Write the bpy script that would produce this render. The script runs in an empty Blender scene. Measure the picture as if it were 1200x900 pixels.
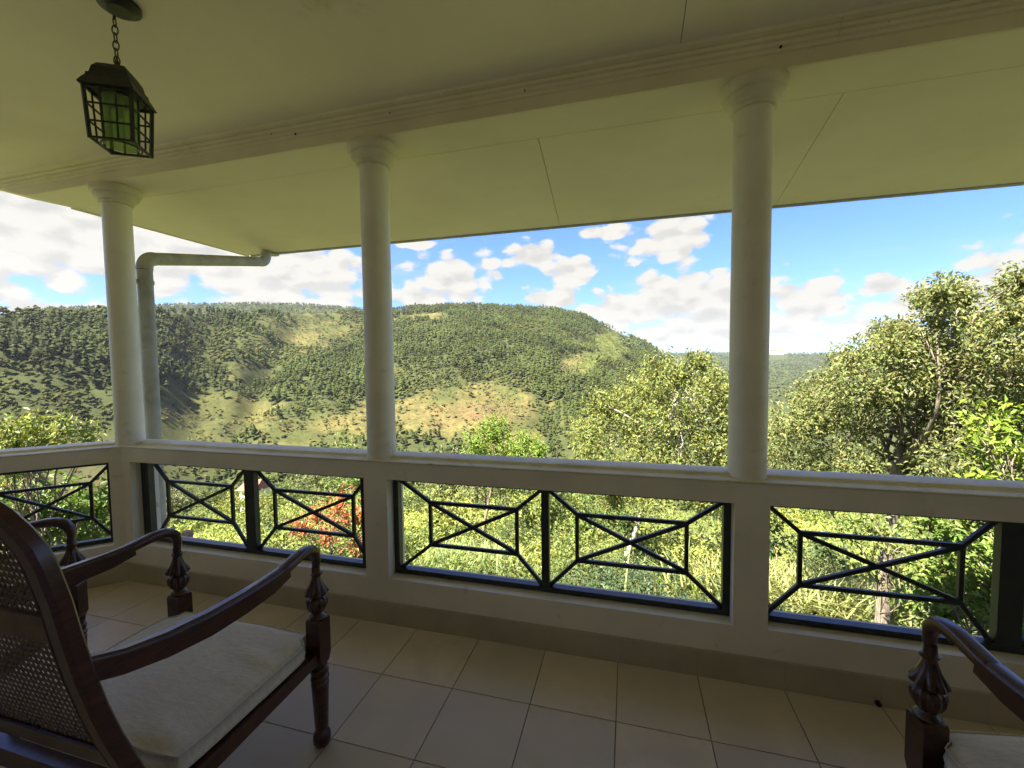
import bpy, math, random
import numpy as np
from mathutils import Vector, Matrix
random.seed(7)
sc = bpy.context.scene
COL = sc.collection
K = 0.8333            # all numbers below are in floor-tile units (tile = 0.4); K turns them into metres
R = math.radians

# ------------------------------------------------------------------ camera
F_PX = 502.36
CAM = np.array([0.0, -2.3184, 1.6412])
CR = np.array([0.9651, 0.2614, -0.0120]); CF = np.array([-0.2614, 0.9637, -0.0540])
CR /= np.linalg.norm(CR); CF -= CR * CF.dot(CR); CF /= np.linalg.norm(CF); CU = np.cross(CR, CF)
cd = bpy.data.cameras.new('camera'); cam = bpy.data.objects.new('camera', cd); COL.objects.link(cam)
m = Matrix(((CR[0], CU[0], -CF[0]), (CR[1], CU[1], -CF[1]), (CR[2], CU[2], -CF[2]))).to_4x4()
m.translation = Vector(CAM * K); cam.matrix_world = m
cd.sensor_width = 36; cd.lens = F_PX / 1200 * 36; cd.clip_start = 0.02; cd.clip_end = 40000
sc.camera = cam
sc.render.resolution_x = 1024; sc.render.resolution_y = 768

def at(px, py, dist):
    """a place seen in direction (px, py) of the survey at a horizontal distance"""
    d = (px - 600) / F_PX * CR - (py - 450) / F_PX * CU + CF
    return CAM + d * (dist / math.hypot(d[0], d[1]))
def azel(px, py):
    d = at(px, py, 1.0) - CAM
    return math.atan2(d[0], d[1]), d[2]

# ------------------------------------------------------------------ exposure, sun, sky
sc.view_settings.view_transform = 'Standard'; sc.view_settings.look = 'None'
sc.view_settings.exposure = 2.66; sc.view_settings.gamma = 1.0
SUN_AZ = math.atan2(-0.58, -0.78); SUN_EL = R(54)
sd = bpy.data.lights.new('sun', 'SUN'); sd.energy = 4.7; sd.angle = R(0.53); sd.color = (1.0, 0.93, 0.80)
so = bpy.data.objects.new('sun', sd); COL.objects.link(so)
sv = Vector((math.sin(SUN_AZ) * math.cos(SUN_EL), math.cos(SUN_AZ) * math.cos(SUN_EL), math.sin(SUN_EL)))
so.rotation_euler = sv.to_track_quat('Z', 'Y').to_euler(); so.location = (-20, -20, 40)

class NT:
    def __init__(s, tree): s.t = tree; s.n = tree.nodes; s.l = tree.links
    def new(s, typ, **kw):
        n = s.n.new(typ)
        for k, v in kw.items(): setattr(n, k, v)
        return n
    def put(s, sock, v):
        if isinstance(v, bpy.types.NodeSocket): s.l.new(v, sock)
        elif v is not None: sock.default_value = v
    def math(s, op, a, b=None, c=None, clamp=False):
        n = s.new('ShaderNodeMath', operation=op, use_clamp=clamp)
        s.put(n.inputs[0], a); s.put(n.inputs[1], b); s.put(n.inputs[2], c)
        return n.outputs[0]
    def vmath(s, op, a, b=None):
        n = s.new('ShaderNodeVectorMath', operation=op)
        s.put(n.inputs[0], a); s.put(n.inputs[1], b)
        return n.outputs[0]
    def mix(s, f, a, b, blend='MIX'):
        n = s.new('ShaderNodeMix', data_type='RGBA', blend_type=blend)
        s.put(n.inputs[0], f); s.put(n.inputs[6], a); s.put(n.inputs[7], b)
        return n.outputs[2]
    def noise(s, vec, scale, detail=4, rough=0.5, dist=0.0):
        n = s.new('ShaderNodeTexNoise'); s.put(n.inputs['Vector'], vec)
        n.inputs['Scale'].default_value = scale; n.inputs['Detail'].default_value = detail
        n.inputs['Roughness'].default_value = rough; n.inputs['Distortion'].default_value = dist
        return n.outputs['Fac']
    def ramp(s, f, lo, hi, a=0.0, b=1.0, smooth=True):
        n = s.new('ShaderNodeMapRange'); n.interpolation_type = 'SMOOTHSTEP' if smooth else 'LINEAR'
        s.put(n.inputs[0], f)
        for i, v in enumerate((lo, hi, a, b)): s.put(n.inputs[i + 1], v)
        return n.outputs[0]

world = bpy.data.worlds.new('World'); sc.world = world; world.use_nodes = True
W = NT(world.node_tree)
for n in list(W.n): W.n.remove(n)
out = W.new('ShaderNodeOutputWorld'); bg = W.new('ShaderNodeBackground')
sky = W.new('ShaderNodeTexSky', sky_type='NISHITA'); sky.sun_disc = False
sky.sun_elevation = SUN_EL; sky.sun_rotation = SUN_AZ; sky.altitude = 1200; sky.air_density = 1.0; sky.dust_density = 0.6; sky.ozone_density = 2.0
tc = W.new('ShaderNodeTexCoord').outputs['Generated']
sep = W.new('ShaderNodeSeparateXYZ'); W.l.new(tc, sep.inputs[0])
X, Y, Z = sep.outputs
AZ = W.math('ARCTAN2', X, Y)
HL = W.math('SQRT', W.math('ADD', W.math('MULTIPLY', X, X), W.math('MULTIPLY', Y, Y)))
EL = W.math('DIVIDE', Z, W.math('MAXIMUM', HL, 0.02))
# cloud banks: centre and half size (azimuth, slope) of the cumulus standing in this sky
banks = [  # px, py, rx, ry
 (40, 250, 190, 62), (-150, 300, 190, 80), (190, 290, 120, 50), (330, 322, 120, 40), (250, 290, 90, 40), (60, 362, 60, 10),
 (530, 328, 50, 30), (498, 347, 34, 12), (432, 342, 22, 12), (490, 286, 24, 5), (785, 282, 52, 27), (790, 352, 66, 36), (715, 362, 50, 20), (850, 362, 70, 40), (655, 349, 36, 14),
 (625, 300, 30, 14), (668, 318, 34, 16), (710, 272, 26, 10), (790, 392, 80, 11),
 (945, 352, 44, 26), (925, 380, 40, 10), (1000, 386, 46, 9), (1030, 334, 26, 10), (1065, 355, 34, 12), (1120, 352, 110, 13), (1300, 330, 160, 40),
 (1500, 300, 200, 60)]
cov = None
for i, (px, py, rx, ry) in enumerate(banks):
    a, e = azel(px, py); c2 = math.hypot((px - 600) / F_PX, 1) ** 1.6
    ra = rx / F_PX / max(1, c2) * 1.12; re = ry / F_PX * 1.15
    da = W.math('DIVIDE', W.math('SUBTRACT', AZ, a), ra)
    de = W.math('DIVIDE', W.math('SUBTRACT', EL, e), re)
    d2 = W.math('ADD', W.math('MULTIPLY', da, da), W.math('MULTIPLY', de, de))
    v = W.math('SUBTRACT', 1.0, W.math('SQRT', d2))
    cov = v if cov is None else W.math('SMOOTH_MAX', cov, v, 0.12)
cvec = W.new('ShaderNodeCombineXYZ'); W.l.new(AZ, cvec.inputs[0]); W.l.new(W.math('MULTIPLY', EL, 1.7), cvec.inputs[1])
def cloudnoise(off):
    v = W.vmath('ADD', cvec.outputs[0], off)
    return W.noise(v, 9.0, 8, 0.64, 0.1)
n1 = cloudnoise((3.1, 1.7, 0.4)); n2 = cloudnoise((3.1 - 0.015, 1.7 + 0.055, 0.4))
# free clouds in the unseen rest of the sky, thickened to whiten the light
free = W.noise(W.vmath('MULTIPLY', tc, (1.0, 1.0, 2.2)), 2.3, 3, 0.5)
free = W.math('SUBTRACT', W.math('MULTIPLY', free, 2.2), 1.05)
front = W.ramp(W.math('ABSOLUTE', W.math('ADD', AZ, 0.2)), 1.15, 1.6)
lowsky = W.ramp(EL, 0.45, 0.75)
free = W.math('MULTIPLY_ADD', W.math('MAXIMUM', front, lowsky), 1.0, W.math('SUBTRACT', free, 1.0))
cov = W.math('MAXIMUM', W.math('MAXIMUM', cov, free), -1.0)
def puff(off):
    v = W.vmath('ADD', cvec.outputs[0], off); w_ = W.new('ShaderNodeTexNoise'); W.l.new(v, w_.inputs['Vector']); w_.inputs['Scale'].default_value = 22; w_.inputs['Detail'].default_value = 3
    v2 = W.vmath('ADD', v, W.vmath('MULTIPLY', w_.outputs['Color'], (0.05, 0.05, 0.05)))
    vo = W.new('ShaderNodeTexVoronoi', feature='F1', voronoi_dimensions='2D'); W.l.new(v2, vo.inputs['Vector']); vo.inputs['Scale'].default_value = 17
    return W.math('MULTIPLY', W.math('SUBTRACT', 0.46, vo.outputs['Distance']), 0.9)
dens = W.math('ADD', W.math('ADD', cov, puff((3.1, 1.7, 0.4))), W.math('MULTIPLY', W.math('SUBTRACT', n1, 0.47), 1.7))
dens_up = W.math('ADD', W.math('ADD', cov, puff((3.1 - 0.012, 1.7 + 0.03, 0.4))), W.math('MULTIPLY', W.math('SUBTRACT', n2, 0.47), 1.7))
mask = W.ramp(dens, 0.10, 0.40)
wisps = W.ramp(W.math('ADD', W.math('MULTIPLY', W.noise(W.vmath('MULTIPLY', cvec.outputs[0], (1.0, 3.5, 1.0)), 3.0, 6, 0.6, 0.4), 1.0), W.math('MULTIPLY', cov, 0.12)), 0.50, 0.85, 0.0, 0.45)
mask = W.math('MAXIMUM', mask, wisps)
shade = W.ramp(W.math('SUBTRACT', dens, dens_up), -0.40, 0.30)
thick = W.ramp(dens, 0.35, 1.5)
lit = W.math('SUBTRACT', W.math('MULTIPLY_ADD', shade, 0.60, 0.56), W.math('MULTIPLY', thick, 0.22), clamp=True)
ccol = W.mix(lit, (1.65, 1.67, 1.66, 1), (2.9, 2.83, 2.6, 1))
skyc = W.mix(1.0, sky.outputs[0], W.mix(W.ramp(EL, -0.02, 0.32), (0.42, 0.54, 0.72, 1), (0.47, 0.64, 1.22, 1)), 'MULTIPLY')
final = W.mix(mask, skyc, ccol)
W.l.new(final, bg.inputs[0]); bg.inputs[1].default_value = 0.05
W.l.new(bg.outputs[0], out.inputs[0])

# ------------------------------------------------------------------ materials
def mat(name, color=(0.5, 0.5, 0.5), rough=0.6, metal=0.0, spec=0.5, fn=None, **kw):
    m = bpy.data.materials.new(name); m.use_nodes = True
    T = NT(m.node_tree); b = T.n['Principled BSDF']
    b.inputs['Base Color'].default_value = (*color, 1); b.inputs['Roughness'].default_value = rough
    b.inputs['Metallic'].default_value = metal; b.inputs['Specular IOR Level'].default_value = spec
    for k, v in kw.items(): b.inputs[k].default_value = v
    if fn: fn(T, b)
    return m
def objco(T): return T.new('ShaderNodeTexCoord').outputs['Object']
def bump(T, b, h, strength, dist=0.01):
    n = T.new('ShaderNodeBump'); n.inputs['Strength'].default_value = strength; n.inputs['Distance'].default_value = dist
    T.put(n.inputs['Height'], h); T.l.new(n.outputs[0], b.inputs['Normal'])
def mottled(c1, c2, scale, bs=0.1, bscale=60, stain=None):
    def f(T, b):
        co = objco(T)
        n = T.ramp(T.noise(co, scale, 6, 0.6), 0.35, 0.68)
        col = T.mix(n, (*c1, 1), (*c2, 1))
        if stain:
            s = T.ramp(T.noise(T.vmath('ADD', co, (9, 4, 2)), stain[1], 8, 0.7, 0.6), stain[2], stain[2] + 0.16, 0, stain[3])
            col = T.mix(s, col, (*stain[0], 1))
        T.l.new(col, b.inputs['Base Color'])
        bump(T, b, T.noise(co, bscale, 4, 0.6), bs, 0.004)
    return f
M = {}
M['wall'] = mat('white_wall_paint', rough=0.55, fn=mottled((0.80, 0.73, 0.59), (0.70, 0.63, 0.50), 2.2, 0.35, 45, ((0.40, 0.33, 0.23), 6.0, 0.57, 0.55)))
M['cap'] = mat('weathered_cap_paint', rough=0.5, fn=mottled((0.82, 0.76, 0.54), (0.70, 0.63, 0.43), 5.0, 0.35, 60, ((0.30, 0.25, 0.16), 9.0, 0.56, 0.65)))
M['column'] = mat('column_paint', rough=0.45, fn=mottled((0.86, 0.80, 0.66), (0.77, 0.71, 0.57), 3.0, 0.25, 40, ((0.46, 0.39, 0.28), 7.0, 0.56, 0.5)))
M['capital'] = mat('capital_plaster', rough=0.6, fn=mottled((0.78, 0.70, 0.54), (0.66, 0.59, 0.44), 8.0, 0.5, 50, ((0.10, 0.09, 0.07), 22.0, 0.66, 0.7)))
M['soffit'] = mat('soffit_board_paint', rough=0.6, fn=mottled((0.86, 0.735, 0.63), (0.79, 0.67, 0.58), 1.3, 0.2, 25, ((0.50, 0.44, 0.20), 2.0, 0.62, 0.5)))
M['ceiling'] = mat('ceiling_board_paint', rough=0.6, fn=mottled((0.86, 0.725, 0.63), (0.79, 0.665, 0.58), 1.1, 0.2, 25, ((0.48, 0.40, 0.20), 1.6, 0.60, 0.5)))
M['beam'] = mat('beam_plaster', rough=0.65, fn=mottled((0.86, 0.75, 0.54), (0.79, 0.68, 0.48), 3.5, 0.3, 40, ((0.55, 0.45, 0.29), 6.0, 0.62, 0.35)))
def tilef(T, b):
    co = objco(T); oi = T.new('ShaderNodeObjectInfo').outputs['Random']
    v = T.vmath('ADD', co, None); 
    cx = T.new('ShaderNodeCombineXYZ'); T.l.new(T.math('MULTIPLY', oi, 37.0), cx.inputs[2]); T.l.new(cx.outputs[0], v.node.inputs[1])
    n = T.ramp(T.noise(v, 3.5, 7, 0.65, 0.6), 0.3, 0.7)
    c = T.mix(n, (0.74, 0.60, 0.40, 1), (0.60, 0.485, 0.325, 1))
    c = T.mix(T.ramp(oi, 0, 1, 0, 0.75, False), c, (0.56, 0.47, 0.34, 1))
    T.l.new(c, b.inputs['Base Color'])
    b.inputs['Specular IOR Level'].default_value = 0.3
    T.l.new(T.ramp(T.noise(v, 12, 5, 0.7), 0.3, 0.8, 0.36, 0.58), b.inputs['Roughness'])
    bump(T, b, T.noise(co, 30, 3, 0.5), 0.05, 0.003)
M['tile'] = mat('floor_tile_ceramic', fn=tilef)
M['skirt'] = mat('skirting_tile', rough=0.45, fn=mottled((0.46, 0.39, 0.28), (0.39, 0.325, 0.23), 4.0, 0.1, 40))
M['grout'] = mat('grout', (0.24, 0.19, 0.13), 0.9)
M['gap'] = mat('dark_joint', (0.05, 0.045, 0.03), 0.95)
M['iron'] = mat('dark_painted_iron', rough=0.38, fn=mottled((0.020, 0.024, 0.025), (0.030, 0.035, 0.036), 12, 0.2, 80, ((0.09, 0.085, 0.075), 14, 0.60, 0.5)))
def woodf(T, b):
    co = objco(T)
    w = T.noise(T.vmath('MULTIPLY', co, (9.0, 1.6, 9.0)), 7, 6, 0.6, 1.2)
    c = T.mix(T.ramp(w, 0.3, 0.7), (0.022, 0.0060, 0.0040, 1), (0.066, 0.017, 0.010, 1))
    T.l.new(c, b.inputs['Base Color']); b.inputs['Coat Weight'].default_value = 0.3; b.inputs['Coat Roughness'].default_value = 0.22
    bump(T, b, w, 0.08, 0.002)
M['wood'] = mat('dark_polished_mahogany', rough=0.32, fn=woodf)
M['cane'] = mat('woven_cane', rough=0.5, fn=mottled((0.13, 0.075, 0.03), (0.08, 0.045, 0.02), 14, 0.2, 90))
def fabf(T, b):
    co = objco(T)
    n = T.noise(T.vmath('MULTIPLY', co, (10.0, 45.0, 10.0)), 3.0, 6, 0.7, 0.3)
    n2 = T.noise(co, 4.0, 3, 0.5)
    c = T.mix(T.ramp(n, 0.32, 0.66), (0.55, 0.495, 0.40, 1), (0.69, 0.62, 0.50, 1))
    c = T.mix(T.ramp(n2, 0.45, 0.7, 0, 0.35), c, (0.55, 0.46, 0.37, 1))
    T.l.new(c, b.inputs['Base Color']); b.inputs['Sheen Weight'].default_value = 0.2
    wv = T.noise(co, 260, 2, 0.5)
    fold = T.noise(T.vmath('MULTIPLY', co, (3.0, 9.0, 3.0)), 2.2, 3, 0.5, 0.8)
    bump(T, b, T.math('ADD', T.math('MULTIPLY', wv, 0.12), T.math('MULTIPLY', fold, 0.35)), 0.5, 0.02)
M['fabric'] = mat('beige_marled_fabric', rough=0.9, fn=fabf)
M['pvc'] = mat('weathered_grey_pipe', rough=0.55, fn=mottled((0.46, 0.44, 0.37), (0.34, 0.32, 0.26), 7.0, 0.15, 50, ((0.16, 0.15, 0.11), 11.0, 0.56, 0.6)))
M['gutter'] = mat('grey_gutter', rough=0.5, fn=mottled((0.46, 0.45, 0.44), (0.34, 0.33, 0.32), 6.0, 0.2, 60))
M['lampmetal'] = mat('blackened_lantern_metal', rough=0.5, fn=mottled((0.014, 0.013, 0.011), (0.03, 0.027, 0.022), 30, 0.4, 120))
M['glass'] = mat('lantern_glass', (0.80, 0.95, 0.62), 0.06, **{'Transmission Weight': 1.0, 'IOR': 1.25})
M['glass2'] = mat('greenish_inner_glass', (0.62, 0.80, 0.40), 0.2, **{'Transmission Weight': 0.75, 'IOR': 1.2})
M['bulb'] = mat('lamp_holder_plastic', (0.35, 0.34, 0.30), 0.4)
M['roof'] = mat('clay_roof', rough=0.8, fn=mottled((0.28, 0.12, 0.07), (0.18, 0.08, 0.05), 3, 0.3, 20))
M['templewhite'] = mat('whitewash', (0.80, 0.76, 0.68), 0.6)
M['templeroof'] = mat('orange_roof_tiles', (0.62, 0.24, 0.10), 0.7)
M['black'] = mat('black_plastic', (0.01, 0.01, 0.01), 0.6)
M['stump'] = mat('weathered_wood', rough=0.8, fn=mottled((0.38, 0.28, 0.19), (0.25, 0.18, 0.12), 20, 0.4, 70))
def barkf(T, b):
    co = objco(T)
    n = T.noise(T.vmath('MULTIPLY', co, (5.0, 5.0, 1.5)), 2.5, 7, 0.7, 0.5)
    T.l.new(T.mix(T.ramp(n, 0.35, 0.65), (0.10, 0.08, 0.055, 1), (0.27, 0.23, 0.165, 1)), b.inputs['Base Color'])
    bump(T, b, n, 0.6, 0.03)
M['bark'] = mat('pale_bark', rough=0.85, fn=barkf)
def wbarkf(T, b):
    co = objco(T); n = T.noise(T.vmath('MULTIPLY', co, (5.0, 5.0, 2.0)), 3.0, 6, 0.7, 0.4)
    T.l.new(T.mix(T.ramp(n, 0.4, 0.62), (0.26, 0.23, 0.17, 1), (0.58, 0.55, 0.46, 1)), b.inputs['Base Color'])
M['white_bark'] = mat('white_bark', rough=0.8, fn=wbarkf)
def leafmat(name, trans=0.35, rough=0.42, spec=0.4):
    m = bpy.data.materials.new(name); m.use_nodes = True; T = NT(m.node_tree); b = T.n['Principled BSDF']
    at_ = T.new('ShaderNodeAttribute'); at_.attribute_name = 'tint'
    T.l.new(at_.outputs['Color'], b.inputs['Base Color']); b.inputs['Roughness'].default_value = rough; b.inputs['Specular IOR Level'].default_value = spec
    tr = T.new('ShaderNodeBsdfTranslucent'); T.l.new(T.mix(1.0, at_.outputs['Color'], (1.25, 1.25, 0.55, 1), 'MULTIPLY'), tr.inputs[0])
    mx = T.new('ShaderNodeMixShader'); mx.inputs[0].default_value = trans
    T.l.new(b.outputs[0], mx.inputs[1]); T.l.new(tr.outputs[0], mx.inputs[2]); T.l.new(mx.outputs[0], T.n['Material Output'].inputs[0])
    return m
M['leaf'] = leafmat('glossy_leaves', 0.24, 0.52, 0.28); M['far_leaf'] = leafmat('forest_foliage', 0.3, 0.8, 0.1); M['grassblade'] = leafmat('grass_blades', 0.4, 0.5, 0.3)
def groundf(T, b):
    at_ = T.new('ShaderNodeAttribute'); at_.attribute_name = 'tint'
    co = objco(T)
    n = T.noise(co, 0.035, 10, 0.72, 0.4); n2 = T.noise(co, 0.22, 8, 0.75)
    c = T.mix(T.ramp(n, 0.35, 0.65, 0.55, 1.0), (0.03, 0.034, 0.014, 1), at_.outputs['Color'])
    c = T.mix(T.ramp(n2, 0.48, 0.62, 0, 0.75), c, (0.034, 0.038, 0.013, 1))
    T.l.new(c, b.inputs['Base Color'])
    bump(T, b, n2, 0.6, 0.6)
M['ground'] = mat('hillside_ground', rough=0.95, spec=0.1, fn=groundf)

# ------------------------------------------------------------------ mesh helpers
def mesh_obj(name, V, Fc, m, parent=None, smooth=False, loc=None, rotz=0.0):
    me = bpy.data.meshes.new(name); me.from_pydata([tuple(K * c for c in v) for v in V], [], Fc)
    me.materials.append(M[m] if isinstance(m, str) else m)
    if smooth: me.shade_smooth() if smooth is True else me.shade_auto_smooth() if False else [p.__setattr__('use_smooth', True) for p in me.polygons]
    o = bpy.data.objects.new(name, me); COL.objects.link(o)
    if parent: o.parent = parent
    if loc is not None: o.location = [K * c for c in loc]
    o.rotation_euler[2] = rotz
    return o
def np_mesh(name, V, quads, m, tint=None, parent=None, smooth=False):
    """fast mesh from arrays: V (n,3), quads (k,3|4)"""
    V = np.asarray(V, dtype=np.float32) * K; q = np.asarray(quads, dtype=np.int32); k, n = q.shape
    me = bpy.data.meshes.new(name); me.vertices.add(len(V)); me.vertices.foreach_set('co', V.ravel())
    me.loops.add(k * n); me.loops.foreach_set('vertex_index', q.ravel())
    me.polygons.add(k); me.polygons.foreach_set('loop_start', np.arange(0, k * n, n, dtype=np.int32))
    me.polygons.foreach_set('use_smooth', np.full(k, smooth, dtype=bool))
    me.update(calc_edges=True)
    if tint is not None:
        a = me.attributes.new('tint', 'FLOAT_COLOR', 'POINT')
        c = np.ones((len(V), 4), dtype=np.float32); c[:, :3] = np.clip(tint, 0.004, 1); a.data.foreach_set('color', c.ravel())
    me.materials.append(M[m]); o = bpy.data.objects.new(name, me); COL.objects.link(o)
    if parent: o.parent = parent
    return o
class MB:
    def __init__(s): s.V = []; s.F = []
    def add(s, V, F):
        n = len(s.V); s.V += [tuple(v) for v in V]; s.F += [tuple(i + n for i in f) for f in F]; return s
    def box(s, a, b, f=None):
        V = [(x, y, z) for x in (a[0], b[0]) for y in (a[1], b[1]) for z in (a[2], b[2])]
        if f: V = [f(*v) for v in V]
        return s.add(V, [(0, 1, 3, 2), (4, 6, 7, 5), (0, 4, 5, 1), (2, 3, 7, 6), (0, 2, 6, 4), (1, 5, 7, 3)])
    def bar(s, p, q, w, d, up=(0, 0, 1), chamfer=0.0):
        p = Vector(p); q = Vector(q); t = (q - p).normalized(); u = Vector(up); sd_ = t.cross(u)
        if sd_.length < 1e-4: sd_ = t.cross(Vector((0, 1, 0)))
        sd_.normalize(); u = sd_.cross(t)
        c = min(w, d) * chamfer
        if c > 0: prof = [(-w / 2 + c, -d / 2), (w / 2 - c, -d / 2), (w / 2, -d / 2 + c), (w / 2, d / 2 - c), (w / 2 - c, d / 2), (-w / 2 + c, d / 2), (-w / 2, d / 2 - c), (-w / 2, -d / 2 + c)]
        else: prof = [(-w / 2, -d / 2), (w / 2, -d / 2), (w / 2, d / 2), (-w / 2, d / 2)]
        n = len(prof); V = [c0 + sd_ * a + u * b for c0 in (p, q) for a, b in prof]
        return s.add(V, [(i, (i + 1) % n, (i + 1) % n + n, i + n) for i in range(n)] + [tuple(range(n))[::-1], tuple(range(n, 2 * n))])
    def tube(s, pts, rad, n=10, caps=True):
        pts = [Vector(p) for p in pts]; N = len(pts)
        if not hasattr(rad, '__len__'): rad = [rad] * N
        ref = None; V = []
        for i, p in enumerate(pts):
            t = (pts[min(i + 1, N - 1)] - pts[max(i - 1, 0)]).normalized()
            if ref is None: ref = t.cross(Vector((0.3, 1, 0.2)) if abs(t.y) < 0.9 else Vector((1, 0, 0))).normalized()
            ref = (ref - t * ref.dot(t)).normalized(); b = t.cross(ref)
            V += [p + (ref * math.cos(2 * math.pi * k / n) + b * math.sin(2 * math.pi * k / n)) * rad[i] for k in range(n)]
        Fc = [(i * n + k, i * n + (k + 1) % n, (i + 1) * n + (k + 1) % n, (i + 1) * n + k) for i in range(N - 1) for k in range(n)]
        if caps: Fc += [tuple(range(n))[::-1], tuple(range((N - 1) * n, N * n))]
        return s.add(V, Fc)
    def sweep(s, pts, prof, side=None, scale=None):
        """sweep a closed 2D profile (a along side, b along side x tangent) on a path"""
        pts = [Vector(p) for p in pts]; N = len(pts); n = len(prof); V = []
        for i, p in enumerate(pts):
            t = (pts[min(i + 1, N - 1)] - pts[max(i - 1, 0)]).normalized(); sd_ = Vector(side) if side else Vector((1, 0, 0))
            sd_ = (sd_ - t * sd_.dot(t)).normalized(); b = sd_.cross(t); sa, sb = scale[i] if scale else (1, 1)
            V += [p + sd_ * a * sa + b * c * sb for a, c in prof]
        Fc = [(i * n + k, i * n + (k + 1) % n, (i + 1) * n + (k + 1) % n, (i + 1) * n + k) for i in range(N - 1) for k in range(n)]
        Fc += [tuple(range(n))[::-1], tuple(range((N - 1) * n, N * n))]
        return s.add(V, Fc)
    def lathe(s, prof, n=24, c=(0, 0, 0), flute=None, caps=True):
        """prof: (r, z); flute: fn(angle, r, z) -> r"""
        V = []
        for r, z in prof:
            for k in range(n):
                a = 2 * math.pi * k / n; rr = flute(a, r, z) if flute else r
                V.append((c[0] + rr * math.cos(a), c[1] + rr * math.sin(a), c[2] + z))
        N = len(prof)
        Fc = [(i * n + k, i * n + (k + 1) % n, (i + 1) * n + (k + 1) % n, (i + 1) * n + k) for i in range(N - 1) for k in range(n)]
        if caps: Fc += [tuple(range(n))[::-1], tuple(range((N - 1) * n, N * n))]
        return s.add(V, Fc)
    def extrude_x(s, prof, x0, x1, m0=0.0, m1=0.0, f=None):
        """profile of (y, z) points run from x0 to x1; the ends are mitred by m per unit of y"""
        n = len(prof); V = [(x0 - y * m0, y, z) for y, z in prof] + [(x1 + y * m1, y, z) for y, z in prof]
        if f: V = [f(*v) for v in V]
        return s.add(V, [(i, (i + 1) % n, (i + 1) % n + n, i + n) for i in range(n)] + [tuple(range(n))[::-1], tuple(range(n, 2 * n))])
    def obj(s, name, m, parent=None, smooth=False, **kw): return mesh_obj(name, s.V, s.F, m, parent, smooth, **kw)
def smooth_by_angle(o, deg=35):
    me = o.data
    for p in me.polygons: p.use_smooth = True
    me.set_sharp_from_angle(angle=R(deg)); return o
def rbox(r, w, d):  # rounded rectangle profile
    P = []
    for cx, cy, a0 in ((w / 2 - r, d / 2 - r, 0), (-w / 2 + r, d / 2 - r, 90), (-w / 2 + r, -d / 2 + r, 180), (w / 2 - r, -d / 2 + r, 270)):
        for a in (0, 30, 60, 90): P.append((cx + r * math.cos(R(a0 + a)), cy + r * math.sin(R(a0 + a))))
    return P
def tag(o, label=None, cat=None, group=None, kind=None):
    if label: o['label'] = label
    if cat: o['category'] = cat
    if group: o['group'] = group
    if kind: o['kind'] = kind
    return o
def thing(name, label, cat, loc=(0, 0, 0), rotz=0.0, group=None):
    e = bpy.data.objects.new(name, None); COL.objects.link(e); e.location = [K * c for c in loc]; e.rotation_euler[2] = rotz
    e.empty_display_size = 0.2
    return tag(e, label, cat, group)
def copy_tree(o, parent=None):
    c = o.copy(); COL.objects.link(c); c.parent = parent
    for ch in [x for x in o.children]: copy_tree(ch, c)
    return c

# ------------------------------------------------------------------ the verandah (in tile units)
CX = -3.6925; ANG = 0.797; TANH = math.tan(ANG / 2)           # inner corner of the two parapets, turn of the left one
Z0, Z1, ZC = 0.289, 0.918, 1.022
ZS, ZT = 2.974, 3.12                                          # soffit and inner ceiling
def leftf(s, y, z):   # left parapet: s runs away from the corner, y outwards
    return (CX - s * math.cos(ANG) - y * math.sin(ANG), -s * math.sin(ANG) + y * math.cos(ANG), z)
LL = 0.98
lx, ly = leftf(LL, 0, 0)[:2]
TH = 0.20
def capprof(): # stepped sloping coping
    return [(0.002, ZC), (-0.004, ZC + 0.004), (-0.004, ZC + 0.010), (0.004, ZC + 0.013), (0.05, ZC + 0.015), (0.066, ZC + 0.018), (0.070, ZC + 0.030), (0.080, ZC + 0.033), (0.150, ZC + 0.036), (0.185, ZC + 0.036), (0.197, ZC + 0.031), (TH + 0.002, ZC + 0.02), (TH + 0.002, ZC)]
opens = [(-3.614, -1.604), (-1.443, 0.515), (0.673, 2.640), (2.80, 4.70)]
XR = 4.86
# front parapet
fw = thing('parapet_wall', 'long white front parapet wall with three grille openings under the round columns', 'wall')
b = MB()
b.extrude_x([(0, -0.06), (0, Z0), (TH, Z0), (TH, -0.06)], CX, XR, TANH, 0)
b.extrude_x([(0, Z1), (0, ZC), (TH, ZC), (TH, Z1)], CX, XR, TANH, 0)
xs = [CX] + [v for o_ in opens for v in o_] + [XR]
for i in range(0, len(xs), 2):
    b.extrude_x([(0, Z0), (0, Z1), (TH, Z1), (TH, Z0)], xs[i], xs[i + 1], TANH if i == 0 else 0, 0)
b.obj('wall', 'wall', fw)
b = MB(); b.extrude_x(capprof(), CX, XR, TANH, 0); smooth_by_angle(b.obj('coping', 'cap', fw), 40)
# left parapet
lw_ = thing('parapet_wall', 'short white parapet wall angled off at the far left of the corner column', 'wall')
b = MB(); LO = (0.075, 0.90)
b.extrude_x([(0, -0.06), (0, Z0), (TH, Z0), (TH, -0.06)], 0, LL, TANH, TANH, leftf)
b.extrude_x([(0, Z1), (0, ZC), (TH, ZC), (TH, Z1)], 0, LL, TANH, TANH, leftf)
b.extrude_x([(0, Z0), (0, Z1), (TH, Z1), (TH, Z0)], 0, LO[0], TANH, 0, leftf)
b.extrude_x([(0, Z0), (0, Z1), (TH, Z1), (TH, Z0)], LO[1], LL, 0, TANH, leftf)
b.obj('wall', 'wall', lw_)
b = MB(); b.extrude_x(capprof(), 0, LL, TANH, TANH, leftf); smooth_by_angle(b.obj('coping', 'cap', lw_), 40)
# west parapet (off the photograph, closes the verandah)
b = MB(); b.box((lx - TH, -3.1, -0.06), (lx, ly - 0.02, ZC - 0.002)); tag(b.obj('side_wall', 'wall'), kind='structure')
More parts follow.
